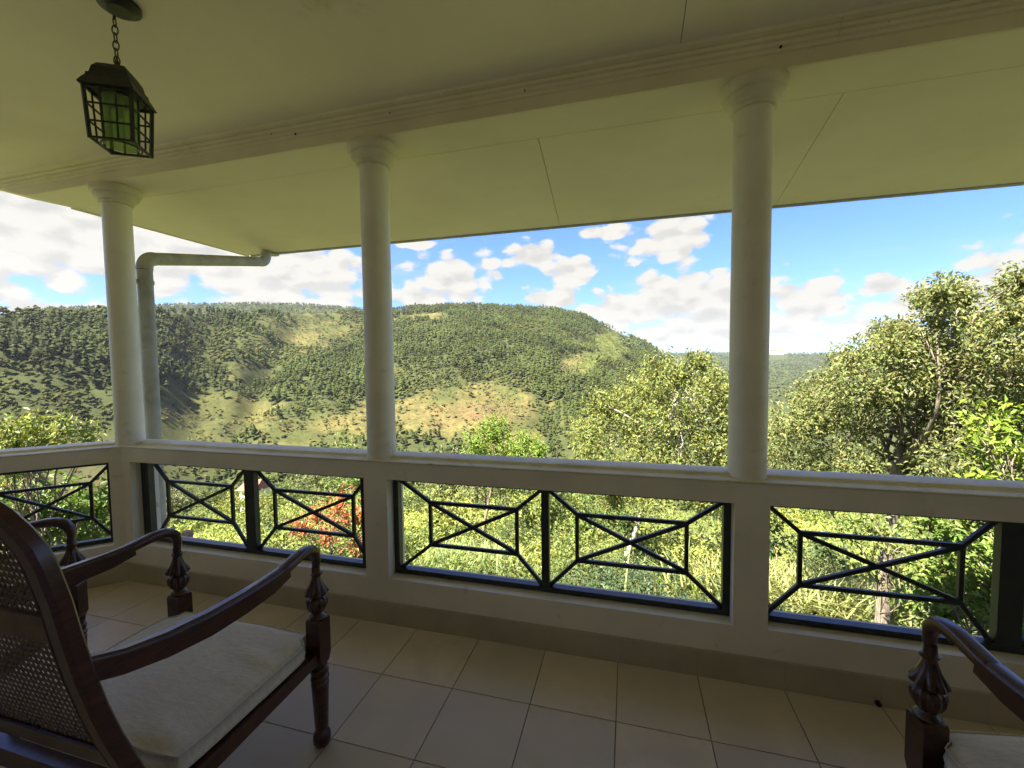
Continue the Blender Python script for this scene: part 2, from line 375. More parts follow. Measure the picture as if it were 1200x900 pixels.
# skirting tiles along the base
SK = 0.1417
sk = bpy.data.objects.new('skirting', None); COL.objects.link(sk); sk['kind'] = 'structure'
TX, TY, S = -1.2503, -0.4028, 0.4
i0 = int(math.floor((CX - TX) / S))
for i in range(i0, 16):
    x0 = max(TX + i * S, CX + 0.004); x1 = TX + (i + 1) * S - 0.0012
    if x1 - x0 < 0.03 or x0 > XR: continue
    MB().extrude_x([(-0.012, 0.001), (-0.012, SK - 0.003), (-0.009, SK), (-0.0005, SK), (-0.0005, 0.001)], x0, min(x1, XR)).obj('skirting_tile', 'skirt', sk)
for i in range(3):
    MB().extrude_x([(-0.012, 0.001), (-0.012, SK - 0.003), (-0.009, SK), (-0.0005, SK), (-0.0005, 0.001)], i * S + 0.005, min((i + 1) * S, LL) - 0.003, 0, 0, leftf).obj('skirting_tile', 'skirt', sk)
# floor: a screed with every tile its own slab
fl = MB()
poly = [(CX, 0.0), (XR, 0.0), (XR, -3.1), (lx, -3.1), (lx, ly)]
n = len(poly); fl.add([(x, y, -0.007) for x, y in poly] + [(x, y, -0.06) for x, y in poly], [tuple(range(n))[::-1], tuple(range(n, 2 * n))] + [(i, (i + 1) % n, (i + 1) % n + n, i + n) for i in range(n)])
floor = fl.obj('floor', 'grout'); tag(floor, kind='structure')
def clip(pl, nx, ny, c):  # keep nx*x+ny*y <= c
    o_ = []
    for i in range(len(pl)):
        p, q = pl[i], pl[(i + 1) % len(pl)]; dp = nx * p[0] + ny * p[1] - c; dq = nx * q[0] + ny * q[1] - c
        if dp <= 0: o_.append(p)
        if dp * dq < 0: t = dp / (dp - dq); o_.append((p[0] + t * (q[0] - p[0]), p[1] + t * (q[1] - p[1])))
    return o_
def slab(pl, z0, z1, bev=0.0):
    n = len(pl); cx = sum(p[0] for p in pl) / n; cy = sum(p[1] for p in pl) / n
    def sh(p):
        dx, dy = p[0] - cx, p[1] - cy; l = math.hypot(dx, dy); return (p[0] - dx / l * bev, p[1] - dy / l * bev)
    V = [(p[0], p[1], z0) for p in pl] + [(p[0], p[1], z1 - bev * 0.6) for p in pl] + [(*sh(p), z1) for p in pl]
    Fc = [tuple(range(n))[::-1]] + [(i, (i + 1) % n, (i + 1) % n + n, i + n) for i in range(n)] + [(i + n, (i + 1) % n + n, (i + 1) % n + 2 * n, i + 2 * n) for i in range(n)] + [tuple(range(2 * n, 3 * n))]
    return V, Fc
g = 0.0022; tile_mesh = None
nx_, ny_ = -math.sin(ANG), math.cos(ANG); cc = nx_ * CX
for i in range(-9, 16):
    for j in range(-7, 2):
        x0, y0 = TX + i * S, TY + j * S
        if y0 > -0.005 or x0 >= XR: continue
        pl = [(x0 + g, y0 + g), (x0 + S - g, y0 + g), (x0 + S - g, min(y0 + S - g, -0.001)), (x0 + g, min(y0 + S - g, -0.001))]
        if pl[2][1] - pl[0][1] < 0.01: continue
        full = (y0 + S < 0.001)
        c = clip(clip(clip(pl, nx_, ny_, cc - 0.002), -1, 0, -lx - 0.002), 0, -1, 3.098)
        if len(c) < 3: continue
        h = -0.001
        if full and len(c) == 4 and c == pl:
            if tile_mesh is None:
                V, Fc = slab([(g, g), (S - g, g), (S - g, S - g), (g, S - g)], -0.0065, h, 0.0012)
                o_ = mesh_obj('tile', V, Fc, 'tile', floor, loc=(x0, y0, 0)); tile_mesh = o_.data
            else:
                o_ = bpy.data.objects.new('tile', tile_mesh); COL.objects.link(o_); o_.parent = floor; o_.location = (K * x0, K * y0, 0)
            o_.rotation_euler = (random.uniform(-1, 1) * 0.0006, random.uniform(-1, 1) * 0.0006, 0)
        else:
            V, Fc = slab(c, -0.0065, h, 0.0012); mesh_obj('tile', V, Fc, 'tile', floor)
# columns
def column(x, y, label):
    t = thing('column', label, 'column', (x, y, 0), group='round columns along the verandah')
    r = 0.088; wob = random.uniform(0, 6)
    P = [(r * 1.02, ZC - 0.02), (r * 1.02, ZC + 0.06)] + [(r * (1.02 - 0.03 * k / 8), ZC + 0.06 + (2.845 - ZC - 0.06) * k / 8) for k in range(1, 9)]
    smooth_by_angle(MB().lathe(P, 40).obj('shaft', 'column', t), 40)
    C = [(0.085, 2.846), (0.100, 2.848), (0.105, 2.858), (0.102, 2.868), (0.106, 2.874), (0.122, 2.882), (0.133, 2.896), (0.136, 2.908), (0.134, 2.914), (0.142, 2.918), (0.151, 2.930), (0.154, 2.950), (0.152, 2.966), (0.148, 2.9735)]
    def rough(a, r_, z): return r_ * (1 + 0.012 * math.sin(3 * a + wob) * math.sin(z * 60) + 0.008 * math.sin(7 * a + wob + z * 40))
    smooth_by_angle(MB().lathe(C, 48, flute=rough).obj('capital', 'capital', t), 30)
    return t
column(CX - 0.036, 0.092, 'white round column at the corner, with the grey downpipe behind it')
column(-1.530, 0.1, 'white round column between the left and middle grille openings, second from the left')
column(0.590, 0.1, 'widest looking white round column, on the pier right of the middle opening')
column(2.72, 0.1, 'white round column further right along the parapet')
column(*leftf(LL, 0.095, 0)[:2], 'white round column at the far end of the short angled parapet')

# grilles
def grille(name_label, x0, x1, f, posts, rects, wpost, wend):
    t = thing('iron_grille', name_label, 'grille', group='dark iron grilles set in the parapet')
    ya, yb = 0.072, 0.118; ym = 0.5 * (ya + yb); g_ = 0.001
    fr = MB(); fb = 0.030
    fr.box((x0 + g_, ya, Z0 + 0.006), (x1 - g_, yb, Z0 + 0.006 + fb), f)
    fr.box((x0 + g_, ya, Z1 - 0.003 - 0.024), (x1 - g_, yb, Z1 - 0.003), f)
    for (a, b_) in ((x0 + 0.001, x0 + wend), (x1 - wend, x1 - 0.001)): fr.box((a, ya + 0.001, Z0 + 0.006 + fb), (b_, yb - 0.001, Z1 - 0.027), f)
    fr.obj('frame', 'iron', t)
    for p in posts:
        MB().box((p - wpost / 2, ya + 0.002, Z0 + 0.006 + fb), (p + wpost / 2, yb - 0.002, Z1 - 0.027), f).obj('post', 'iron', t)
    for (a, b_, ca, cb) in rects:
        zt, zb = 0.762, 0.492; w_ = 0.021; zlo, zhi = Z0 + 0.036, Z1 - 0.027
        def bar(p, q, nm, wd=w_, dy=0.0):
            P, Q = f(p[0], ym + dy, p[1]), f(q[0], ym + dy, q[1]); n0 = Vector(f(0, 1, 0)) - Vector(f(0, 0, 0))
            MB().bar(P, Q, wd, 0.022, up=tuple(n0), chamfer=0.12).obj(nm, 'iron', t)
        bar((a - w_ / 2, zt), (b_ + w_ / 2, zt), 'rail_bar'); bar((a - w_ / 2, zb), (b_ + w_ / 2, zb), 'rail_bar')
        bar((a, zb + 0.012), (a, zt - 0.012), 'upright_bar'); bar((b_, zb + 0.012), (b_, zt - 0.012), 'upright_bar')
        bar((a + 0.004, zt - 0.004), (b_ - 0.004, zb + 0.004), 'cross_bar', dy=0.0015); bar((a + 0.004, zb + 0.004), (b_ - 0.004, zt - 0.004), 'cross_bar', dy=-0.0015)
        for (p, q) in (((a, zt), (ca, zhi)), ((b_, zt), (cb, zhi)), ((a, zb), (ca, zlo)), ((b_, zb), (cb, zlo))): bar(p, q, 'corner_bar', dy=0.0007)
    return t
idf = lambda x, y, z: (x, y, z)
grille('dark iron grille left of the second column, with reddish shrub behind it', *opens[0], idf, [-2.585], [(-3.375, -2.76, -3.50, -2.635), (-2.385, -1.752, -2.535, -1.64)], 0.085, 0.075)
grille('widest dark iron grille in the middle opening, two crossed panels with thin centre post', *opens[1], idf, [-0.462], [(-1.195, -0.635, -1.40, -0.485), (-0.280, 0.304, -0.44, 0.48)], 0.045, 0.036)
grille('dark iron grille in the right opening with a wide post, behind the right chair', *opens[2], idf, [1.665], [(0.836, 1.492, 0.69, 1.61), (1.84, 2.47, 1.72, 2.60)], 0.09, 0.016)
grille('dark iron grille in the opening beyond the right edge column', *opens[3], idf, [3.75], [(3.0, 3.56, 2.84, 3.70), (3.94, 4.5, 3.80, 4.66)], 0.09, 0.036)
grille('dark iron grille in the short angled parapet at the far left', *LO, leftf, [], [(0.205, 0.69, 0.09, 0.87)], 0.06, 0.030)

# ceiling, beam, soffit
XV, YE = -4.53, 2.00
XE = -5.02
ceil = MB().box((XE, -3.1, ZT + 0.012), (XR, -0.001, ZT + 0.05)).obj('ceiling', 'gap'); ceil['kind'] = 'structure'
def panels(parent, name, m, lines, y0, y1, z0, z1, xa, xb, gap=0.0035):
    """boards between joint lines given as x at y0 and x at y1"""
    L = [(xa - gap / 2, xa - gap / 2)] + lines + [(xb + gap / 2, xb + gap / 2)]
    for (a0, a1), (b0, b1) in zip(L[:-1], L[1:]):
        pl = [(a0 + gap / 2, y0), (b0 - gap / 2, y0), (b1 - gap / 2, y1), (a1 + gap / 2, y1)]
        V, Fc = slab(pl, z0, z1); mesh_obj(name, V, Fc, m, parent)
panels(ceil, 'ceiling_board', 'ceiling', [(0.20, 0.235), (2.6, 2.6)], -1.83, -0.012, ZT, ZT + 0.010, XE, XR)
panels(ceil, 'ceiling_board', 'ceiling', [(0.18, 0.20), (2.6, 2.6)], -3.1, -1.833, ZT, ZT + 0.010, XE, XR)
beam = MB()
beam.box((XV + 0.003, 0.0, ZS), (XR, 0.285, ZT + 0.04)); beam = beam.obj('beam', 'soffit'); beam['kind'] = 'structure'
# rough plaster face of the beam with a three-step crown moulding, built in slightly uneven lengths
face = MB(); face.box((XV + 0.003, -0.010, ZS + 0.001), (XR, -0.0003, ZT + 0.01)); face.obj('beam_face', 'beam', beam)
eb = MB()   # the beam runs on past the verge and is cut off slanting
V = []
for x_, zb_ in ((XE, ZS + 0.125), (XV + 0.0025, ZS + 0.001)):
    V += [(x_, -0.010, zb_), (x_, 0.285, zb_), (x_, 0.285, ZT + 0.04), (x_, -0.010, ZT + 0.04)]
eb.add(V, [(0, 1, 2, 3), (4, 7, 6, 5), (0, 4, 5, 1), (1, 5, 6, 2), (2, 6, 7, 3), (3, 7, 4, 0)]); eb.obj('beam_end', 'beam', beam)
cm = MB()
cp = [(-0.0103, ZS + 0.066), (-0.022, ZS + 0.068), (-0.026, ZS + 0.080), (-0.022, ZS + 0.083), (-0.022, ZS + 0.086), (-0.032, ZS + 0.090), (-0.036, ZS + 0.102), (-0.031, ZS + 0.105), (-0.031, ZS + 0.108), (-0.046, ZS + 0.112), (-0.052, ZS + 0.122), (-0.047, ZS + 0.126), (-0.047, ZS + 0.129), (-0.078, ZS + 0.134), (-0.085, ZT - 0.0005), (-0.0103, ZT - 0.0005)]
x = XE
while x < XR - 0.01:
    x2 = min(x + random.uniform(0.5, 1.3), XR); d = random.uniform(-0.001, 0.002); cm.extrude_x([(y - d * (y < -0.012), z - d * 0.6 * (z < ZT - 0.01)) for y, z in cp], x, x2 - 0.001); x = x2
cm.obj('crown_moulding', 'beam', beam)
sf = MB().box((XV + 0.02, 0.286, ZS + 0.02), (XR, YE - 0.02, ZT + 0.04)).obj('soffit', 'gap'); sf['kind'] = 'structure'
panels(sf, 'soffit_board', 'soffit', [(-0.525, -0.660), (1.05, 1.24), (3.3, 3.3)], 0.2895, YE, ZS + 0.0005, ZS + 0.018, XV, XR + 0.3)
# drip edge
fa = thing('eave_gutter', 'thin grey gutter lip running along the eave of the soffit', 'gutter')
gp = [(YE + 0.001, ZS - 0.010), (YE + 0.001, ZS + 0.09), (YE + 0.050, ZS + 0.09), (YE + 0.050, ZS - 0.004), (YE + 0.040, ZS - 0.013), (YE + 0.012, ZS - 0.014)]
MB().extrude_x(gp, XV + 0.05, XR + 0.3).obj('gutter_lip', 'gutter', fa)
MB().box((XV - 0.030, 0.286, ZS - 0.004), (XV - 0.001, YE + 0.03, ZT + 0.06)).obj('verge_board', 'ceiling', fa)
MB().lathe([(0.075, -0.022), (0.080, -0.018), (0.080, 0.03)], 20, (-4.16, YE + 0.0, ZS)).obj('outlet', 'gutter', fa)
# roof over it all and the house behind the camera
hs = thing('house', 'white house with clay roof that the verandah belongs to, behind the camera', 'house')
MB().box((-9.5, -3.4, -4.2), (8.0, -3.1, 8.5)).obj('wall', 'wall', hs)  # unseen; made this wide and tall to keep sun off the verandah
rf = MB(); rf.add([(XV - 0.04, YE + 0.06, ZS + 0.10), (8.2, YE + 0.06, ZS + 0.10), (8.2, -3.2, 5.2), (XV - 0.04, -3.2, 5.2), (XV - 0.04, YE + 0.06, ZS + 0.16), (8.2, YE + 0.06, ZS + 0.16), (8.2, -3.2, 5.3), (XV - 0.04, -3.2, 5.3)], [(0, 1, 2, 3)[::-1], (4, 5, 6, 7), (0, 1, 5, 4), (1, 2, 6, 5), (2, 3, 7, 6), (3, 0, 4, 7)])
rf.obj('roof', 'roof', hs)
rf = MB(); rf.box((-9.8, -9.0, 8.5), (8.2, -3.0, 8.8)); rf.box((XR + 0.001, -3.1, -0.1), (XR + 0.2, 0.19, ZC - 0.01)); rf.box((XR + 0.001, -3.1, ZS), (XR + 3.3, 0.27, ZT + 0.3)); rf.obj('roof', 'roof', hs)
b = MB(); b.extrude_x([(-3.09, -4.2), (-3.09, -0.062), (0.19, -0.062), (0.19, -4.2)], CX + 0.1, XR); b.box((lx - 0.15, -3.09, -4.2), (CX + 0.099, ly - 0.1, -0.062)); b.obj('base_wall', 'wall', hs)

# small black drain outlets at the skirting
for (px, py, lb) in ((301.5, 702, 'small black drain outlet in the skirting behind the left chair'), (1028, 823, 'small black drain outlet in the skirting left of the right chair')):
    d = at(px, py, 1) - CAM; P = CAM + d * ((-0.013 - CAM[1]) / d[1])
    t = MB(); t.tube([(P[0], -0.011, P[2]), (P[0], -0.030, P[2])], [0.012, 0.011], 12); o_ = smooth_by_angle(t.obj('drain_outlet', 'black')); tag(o_, lb, 'drain')
# stump beyond the left grille
P = at(219, 622, 5.2)
tag(smooth_by_angle(MB().lathe([(0.05, -4.2 - P[2]), (0.052, -0.12), (0.046, -0.08), (0.055, -0.03), (0.035, 0.0)], 9, tuple(P)).obj('fence_post', 'stump')), 'weathered wooden post top just outside the left grille', 'post')

for px, py in ((318, 157), (346, 157), (457, 133), (615, 106), (915, 55), (1041, 27), (116, 186)):
    d = at(px, py, 1) - CAM; P = CAM + d * ((-0.030 - CAM[1]) / d[1])
    o_ = smooth_by_angle(MB().lathe([(0.002, -0.006), (0.005, -0.004), (0.006, 0.0), (0.004, 0.005), (0.002, 0.007)], 8, tuple(P), flute=lambda a, r, z: r * (1 + .3 * math.sin(3 * a + px))).obj('mud_nest', 'black'), 50)
    tag(o_, 'tiny dark insect nest stuck to the moulding of the ceiling beam', 'insect nest', 'insect nests on the beam moulding')
# ------------------------------------------------------------------ downpipe
dp = thing('downpipe', 'weathered grey drainpipe from the eave corner to behind the corner column', 'pipe')
vx, vy = -3.800, 0.312; rp = 0.053
ex, ey, ez = -4.135, 1.885, 2.845
hz0 = 2.505
def arc(a, c, b_, n=7):  # quadratic bend a-c-b
    a, c, b_ = Vector(a), Vector(c), Vector(b_)
    return [a * (1 - t) ** 2 + c * 2 * t * (1 - t) + b_ * t * t for t in [i / n for i in range(n + 1)]]
dirh = Vector((ex - vx, ey - vy, ez - hz0)).normalized(); c0 = Vector((vx, vy, hz0)); c1 = Vector((ex, ey, ez))
smooth_by_angle(MB().tube([(vx, vy, -4.0), (vx, vy, 1.2), tuple(c0 - Vector((0, 0, 0.09)))], rp, 20).obj('pipe', 'pvc', dp))
smooth_by_angle(MB().tube(arc(c0 - Vector((0, 0, 0.09)), c0, c0 + dirh * 0.09), rp * 1.06, 20).obj('elbow', 'pvc', dp))
smooth_by_angle(MB().tube([c0 + dirh * 0.09, c1 - dirh * 0.09], rp, 20).obj('pipe', 'pvc', dp))
smooth_by_angle(MB().tube(arc(c1 - dirh * 0.09, c1, c1 + Vector((0, 0, 0.09))) + [Vector((ex, ey, ZS - 0.02))], rp * 1.06, 20).obj('elbow', 'gutter', dp))
cl = MB().tube([(vx, vy, 2.30), (vx, vy, 2.33)], rp + 0.006, 20); cl.box((vx - 0.012, vy - 0.14, 2.302), (vx + 0.012, vy - 0.05, 2.328)); cl.obj('clamp', 'pvc', dp)
dp2 = None

# ------------------------------------------------------------------ hanging lantern
LX, LY = -2.072, -0.945
lt = thing('hanging_lantern', 'black metal caged lantern with greenish glass hanging on a chain from the ceiling', 'lantern', (LX, LY, 0), R(31))
smooth_by_angle(MB().lathe([(0.072, 3.119), (0.072, 3.105), (0.062, 3.098), (0.045, 3.092), (0.042, 3.089)], 24, (0.040, -0.043, 0)).obj('ceiling_rose', 'lampmetal', lt), 30)
z = 3.088; k = 0
while z > 2.915:
    b = MB(); h, w_ = 0.020, 0.0105
    pts = [(w_ * math.cos(a) * (1 if k % 2 else 0), w_ * math.cos(a) * (0 if k % 2 else 1), z - 0.017 + h * math.sin(a)) for a in [2 * math.pi * i / 14 for i in range(15)]]
    smooth_by_angle(b.tube(pts, 0.0026, 6, False).obj('chain_link', 'lampmetal', lt)); z -= 0.031; k += 1
MB().bar((0, 0, 3.105), (0, 0, 3.082), 0.008, 0.008).obj('hook', 'lampmetal', lt)
smooth_by_angle(MB().tube([(0, 0, 2.895), (0, 0, 2.925)], [0.010, 0.004], 8).obj('finial', 'lampmetal', lt))
def sqring(b, prof, inner=None):
    V = []
    for h, z_ in prof: V += [(h, h, z_), (-h, h, z_), (-h, -h, z_), (h, -h, z_)]
    n = len(prof); Fc = [(i * 4 + k_, i * 4 + (k_ + 1) % 4, (i + 1) * 4 + (k_ + 1) % 4, (i + 1) * 4 + k_) for i in range(n - 1) for k_ in range(4)] + [(0, 1, 2, 3)[::-1], tuple(range(4 * n - 4, 4 * n))]
    b.add(V, Fc)
b = MB(); sqring(b, [(0.091, 2.764), (0.094, 2.768), (0.084, 2.790), (0.074, 2.808), (0.073, 2.818), (0.066, 2.823), (0.060, 2.852), (0.048, 2.872), (0.030, 2.884), (0.010, 2.890)]); b.obj('roof', 'lampmetal', lt)
ht, hb, zt_, zb_ = 0.080, 0.072, 2.766, 2.560
b = MB()
for sx, sy in ((1, 1), (-1, 1), (-1, -1), (1, -1)): b.bar((sx * ht, sy * ht, zt_), (sx * hb, sy * hb, zb_), 0.012, 0.012)
for h, z_ in ((ht, zt_ - 0.006), (hb, zb_ + 0.004)):
    for (p, q) in (((h, h), (-h, h)), ((-h, h), (-h, -h)), ((-h, -h), (h, -h)), ((h, -h), (h, h))): b.bar((*p, z_), (*q, z_), 0.009, 0.008)
b.tube([(0.066 * math.cos(2 * math.pi * i / 24), 0.066 * math.sin(2 * math.pi * i / 24), zb_ + 0.002) for i in range(25)], 0.0035, 6, False)
b.obj('frame', 'lampmetal', lt)
for kf in range(4):
    ca, sa = math.cos(kf * math.pi / 2), math.sin(kf * math.pi / 2)
    def fc(u, o_, z_): return (u * ca - o_ * sa, u * sa + o_ * ca, z_)
    lerp = lambda t: ht + (hb - ht) * t
    gb = MB()
    for u in (-1 / 3, 1 / 3): gb.bar(fc(u * ht, ht, zt_), fc(u * hb, hb, zb_), 0.006, 0.006)
    for t in (1 / 3, 2 / 3): h = lerp(t); gb.bar(fc(-h, h, zt_ + (zb_ - zt_) * t), fc(h, h, zt_ + (zb_ - zt_) * t), 0.006, 0.006)
    gb.obj('glazing_bars', 'lampmetal', lt)
smooth_by_angle(MB().lathe([(0.058, 2.566), (0.058, 2.758), (0.055, 2.758), (0.055, 2.566), (0.058, 2.566)], 28, caps=False).obj('glass_cylinder', 'glass2', lt))
smooth_by_angle(MB().lathe([(0.012, 2.765), (0.014, 2.72), (0.013, 2.69), (0.006, 2.685)], 14).obj('lamp_holder', 'bulb', lt))

# ------------------------------------------------------------------ armchair
def arcchair():
    t = thing('armchair', 'dark mahogany armchair with cane back at the left, nearest the camera', 'armchair', (-1.655, -0.835, 0), 0, 'carved mahogany armchairs')
    PX = 0.385
    def gadroon(k, amp, z0, z1):
        def f(a, r, z): return r * (1 + amp * (0.5 + 0.5 * math.cos(k * a)) * (1 if z0 <= z <= z1 else 0))
        return f
    for s in (-1, 1):
        # turned and fluted front leg
        prof = [(0.018, 0.0), (0.030, 0.006), (0.036, 0.022), (0.036, 0.045), (0.030, 0.062), (0.023, 0.072), (0.025, 0.078), (0.027, 0.085), (0.035, 0.27), (0.036, 0.280), (0.030, 0.288), (0.037, 0.296), (0.037, 0.308), (0.030, 0.316), (0.036, 0.326), (0.037, 0.345), (0.030, 0.352), (0.034, 0.372), (0.034, 0.385)]
        smooth_by_angle(MB().lathe(prof, 48, (s * PX, 0, 0), gadroon(14, -0.10, 0.086, 0.268)).obj('leg', 'wood', t), 45)
        # square block with clipped lower corners
        bl = MB(); h = 0.0335
        bl.extrude_x([(-h, 0.405), (-h, 0.556), (-h + 0.006, 0.563), (h - 0.006, 0.563), (h, 0.556), (h, 0.405), (h - 0.014, 0.372), (-h + 0.014, 0.372)], s * PX - h, s * PX + h)
        bl.obj('block', 'wood', t)
        # carved baluster: gadrooned vase and a ruff of leaves
        vase = [(0.030, 0.563), (0.034, 0.568), (0.032, 0.576), (0.022, 0.582), (0.020, 0.588), (0.028, 0.600), (0.036, 0.620), (0.038, 0.638), (0.034, 0.652), (0.024, 0.660), (0.028, 0.664), (0.029, 0.668), (0.020, 0.674)]
        smooth_by_angle(MB().lathe(vase, 60, (s * PX, 0, 0), gadroon(12, 0.16, 0.590, 0.655)).obj('baluster', 'wood', t), 50)
        ruff = [(0.022, 0.668), (0.038, 0.667), (0.043, 0.675), (0.036, 0.689), (0.027, 0.708), (0.021, 0.728), (0.017, 0.745), (0.022, 0.752), (0.024, 0.758), (0.017, 0.764), (0.016, 0.79)]
        def leafr(a, r, z):
            w_ = max(0, min(1, (0.735 - z) / 0.06)); return r * (1 + 0.30 * w_ * (abs(math.cos(4.5 * a)) - 0.45)) + (0.004 * max(0, math.cos(2 * a)) if 0.75 < z < 0.76 else 0)
        smooth_by_angle(MB().lathe(ruff, 72, (s * PX, 0, 0), leafr).obj('carved_leaves', 'wood', t), 50)
        # scrolled arm: rounded front part, then a wide moulded board running back
        path = [(s * PX, 0.002, 0.775), (s * PX, 0.004, 0.815), (s * (PX + 0.001), -0.004, 0.845), (s * (PX + 0.002), -0.024, 0.866), (s * (PX + 0.003), -0.055, 0.876), (s * (PX + 0.006), -0.100, 0.876), (s * (PX + 0.010), -0.150, 0.868), (s * (PX + 0.014), -0.200, 0.860)]
        sc_ = [(0.62, 0.62), (0.72, 0.75), (0.90, 0.92), (1.0, 1.0), (1.05, 1.0), (1.08, 0.95), (1.12, 0.9), (1.15, 0.9)]
        smooth_by_angle(MB().sweep(path, rbox(0.014, 0.043, 0.042), (1, 0, 0), sc_).obj('arm_scroll', 'wood', t), 50)
        pth = [(s * (PX + 0.012), -0.180, 0.857), (s * (PX + 0.016), -0.26, 0.847), (s * (PX + 0.020), -0.38, 0.846), (s * (PX + 0.020), -0.50, 0.850), (s * (PX + 0.016), -0.62, 0.864), (s * (PX + 0.008), -0.72, 0.884), (s * PX, -0.795, 0.910)]
        prof2 = [(-0.026, -0.034), (0.026, -0.034), (0.026, 0.020), (0.0235, 0.024), (0.019, 0.0245), (0.0175, 0.027), (0.011, 0.031), (-0.011, 0.031), (-0.0175, 0.027), (-0.019, 0.0245), (-0.0235, 0.024), (-0.026, 0.020)]
        scs = [(0.98, 0.72), (1, 0.95), (1, 1.05), (1, 1.08), (1, 1.0), (0.9, 0.92), (0.82, 0.88)]
        smooth_by_angle(MB().sweep([(a, b_, c) for a, b_, c in pth], [(-a, -b_) for a, b_ in prof2], (1, 0, 0), scs).obj('armrest', 'wood', t), 30)
        # side rail of the seat
        MB().extrude_x([(-0.66, 0.362), (-0.66, 0.422), (-0.034, 0.426), (-0.034, 0.380)], s * PX - 0.020, s * PX + 0.020).obj('seat_rail', 'wood', t)
    MB().box((-PX + 0.036, -0.022, 0.385), (PX - 0.036, 0.022, 0.447)).obj('front_rail', 'wood', t)
    MB().box((-PX + 0.022, -0.655, 0.365), (PX - 0.022, -0.615, 0.425)).obj('back_rail', 'wood', t)
    MB().box((-PX + 0.0225, -0.612, 0.425), (PX - 0.0225, -0.030, 0.424)).obj('seat_board', 'cane', t)
    # back: one continuous arch of shaped board, curved in side view
    cz = [(-0.74, 0.0), (-0.70, 0.12), (-0.665, 0.28), (-0.665, 0.42), (-0.703, 0.55), (-0.752, 0.70), (-0.790, 0.84), (-0.816, 0.98), (-0.838, 1.12), (-0.866, 1.24), (-0.898, 1.34), (-0.925, 1.40)]
    def yz(zv):
        for (y0, z0), (y1, z1) in zip(cz[:-1], cz[1:]):
            if z0 <= zv <= z1: return y0 + (y1 - y0) * (zv - z0) / (z1 - z0)
        return cz[-1][0] if zv > 1 else cz[0][0]
    arch = []
    rc = 0.17; ztop = 1.36
    for zv in [0.0, 0.1, 0.2, 0.3, 0.4, 0.5, 0.6, 0.7, 0.8, 0.9, 1.0, 1.1]: arch.append((PX, zv))
    for a in range(0, 91, 15): arch.append((PX - rc + rc * math.cos(R(a)), ztop - rc + rc * math.sin(R(a))))
    full = arch + [(-x_, z_) for x_, z_ in arch[::-1]]
    w_in, w_out, dep = 0.034, 0.026, 0.040
    V = []; N = len(full)
    for i, (x_, z_) in enumerate(full):
        a = full[max(i - 1, 0)]; c = full[min(i + 1, N - 1)]; tx_, tz_ = c[0] - a[0], c[1] - a[1]; l = math.hypot(tx_, tz_); nx2, nz2 = tz_ / l, -tx_ / l
        # section: outwards o, depth d (moulded back edge)
        for o_, d_ in ((-w_in, -dep / 2 + 0.01), (-w_in + 0.008, -dep / 2), (-w_in + 0.012, -dep / 2 + 0.006), (-w_in + 0.018, -dep / 2 + 0.006), (-w_in + 0.022, -dep / 2 - 0.002), (w_out - 0.010, -dep / 2), (w_out, -dep / 2 + 0.010), (w_out, dep / 2 - 0.005), (w_out - 0.005, dep / 2), (-w_in, dep / 2)):
            X_ = x_ + nx2 * o_; Z_ = z_ + nz2 * o_; V.append((X_, yz(max(0, min(1.4, Z_))) + d_, Z_))
    n = 10; Fc = [(i * n + k_, i * n + (k_ + 1) % n, (i + 1) * n + (k_ + 1) % n, (i + 1) * n + k_) for i in range(N - 1) for k_ in range(n)] + [tuple(range(n))[::-1], tuple(range((N - 1) * n, N * n))]
    smooth_by_angle(MB().add(V, Fc).obj('back_frame', 'wood', t), 32)
    # lower back rail and the middle slat
    xi = PX - w_in + 0.001
    for (za, zb2, nm) in ((0.58, 0.645, 'lower_back_rail'), (0.985, 1.055, 'back_slat')):
        b_ = MB(); V = []
        for z_ in (za, zb2):
            for d_ in (-0.012, 0.010): V += [(-xi, yz(z_) + d_, z_), (xi, yz(z_) + d_, z_)]
        b_.add(V, [(0, 1, 5, 4), (2, 6, 7, 3), (0, 2, 3, 1), (4, 5, 7, 6), (0, 4, 6, 2), (1, 3, 7, 5)]); b_.obj(nm, 'wood' if nm[0] == 'l' else 'cane', t)
    # cane: strands laid two ways plus both diagonals
    def strands(za, zb2):
        c = MB(); pitch = 0.0185; w_ = 0.0046; th = 0.0012
        def lim(x_):  # upper limit inside the arch
            e_ = abs(x_) - (PX - rc); 
            return ztop - 0.034 if e_ <= 0 else ztop - rc + math.sqrt(max(0, (rc - 0.034) ** 2 - e_ * e_))
        def seg(p, q, off):
            m_ = max(1, int(math.hypot(q[0] - p[0], q[1] - p[1]) / 0.09)); V = []
            dx, dz = q[0] - p[0], q[1] - p[1]; l = math.hypot(dx, dz)
            if l < 0.004: return
            nx3, nz3 = -dz / l * w_ / 2, dx / l * w_ / 2
            for i in range(m_ + 1):
                x_, z_ = p[0] + dx * i / m_, p[1] + dz * i / m_
                for o_ in (-1, 1): V.append((x_ + nx3 * o_, yz(z_ + nz3 * o_) + off, z_ + nz3 * o_))
                for o_ in (1, -1): V.append((x_ + nx3 * o_, yz(z_ + nz3 * o_) + off + th, z_ + nz3 * o_))
            c.add(V, [(i * 4 + k_, i * 4 + (k_ + 1) % 4, i * 4 + 4 + (k_ + 1) % 4, i * 4 + 4 + k_) for i in range(m_) for k_ in range(4)])
        x_ = -xi + 0.008
        while x_ < xi: seg((x_, za), (x_, min(zb2, lim(x_))), 0.002); x_ += pitch
        z_ = za + 0.008
        while z_ < zb2:
            xm = xi
            while xm > 0 and lim(xm) < z_: xm -= 0.004
            seg((-xm, z_), (xm, z_), 0.0005); z_ += pitch
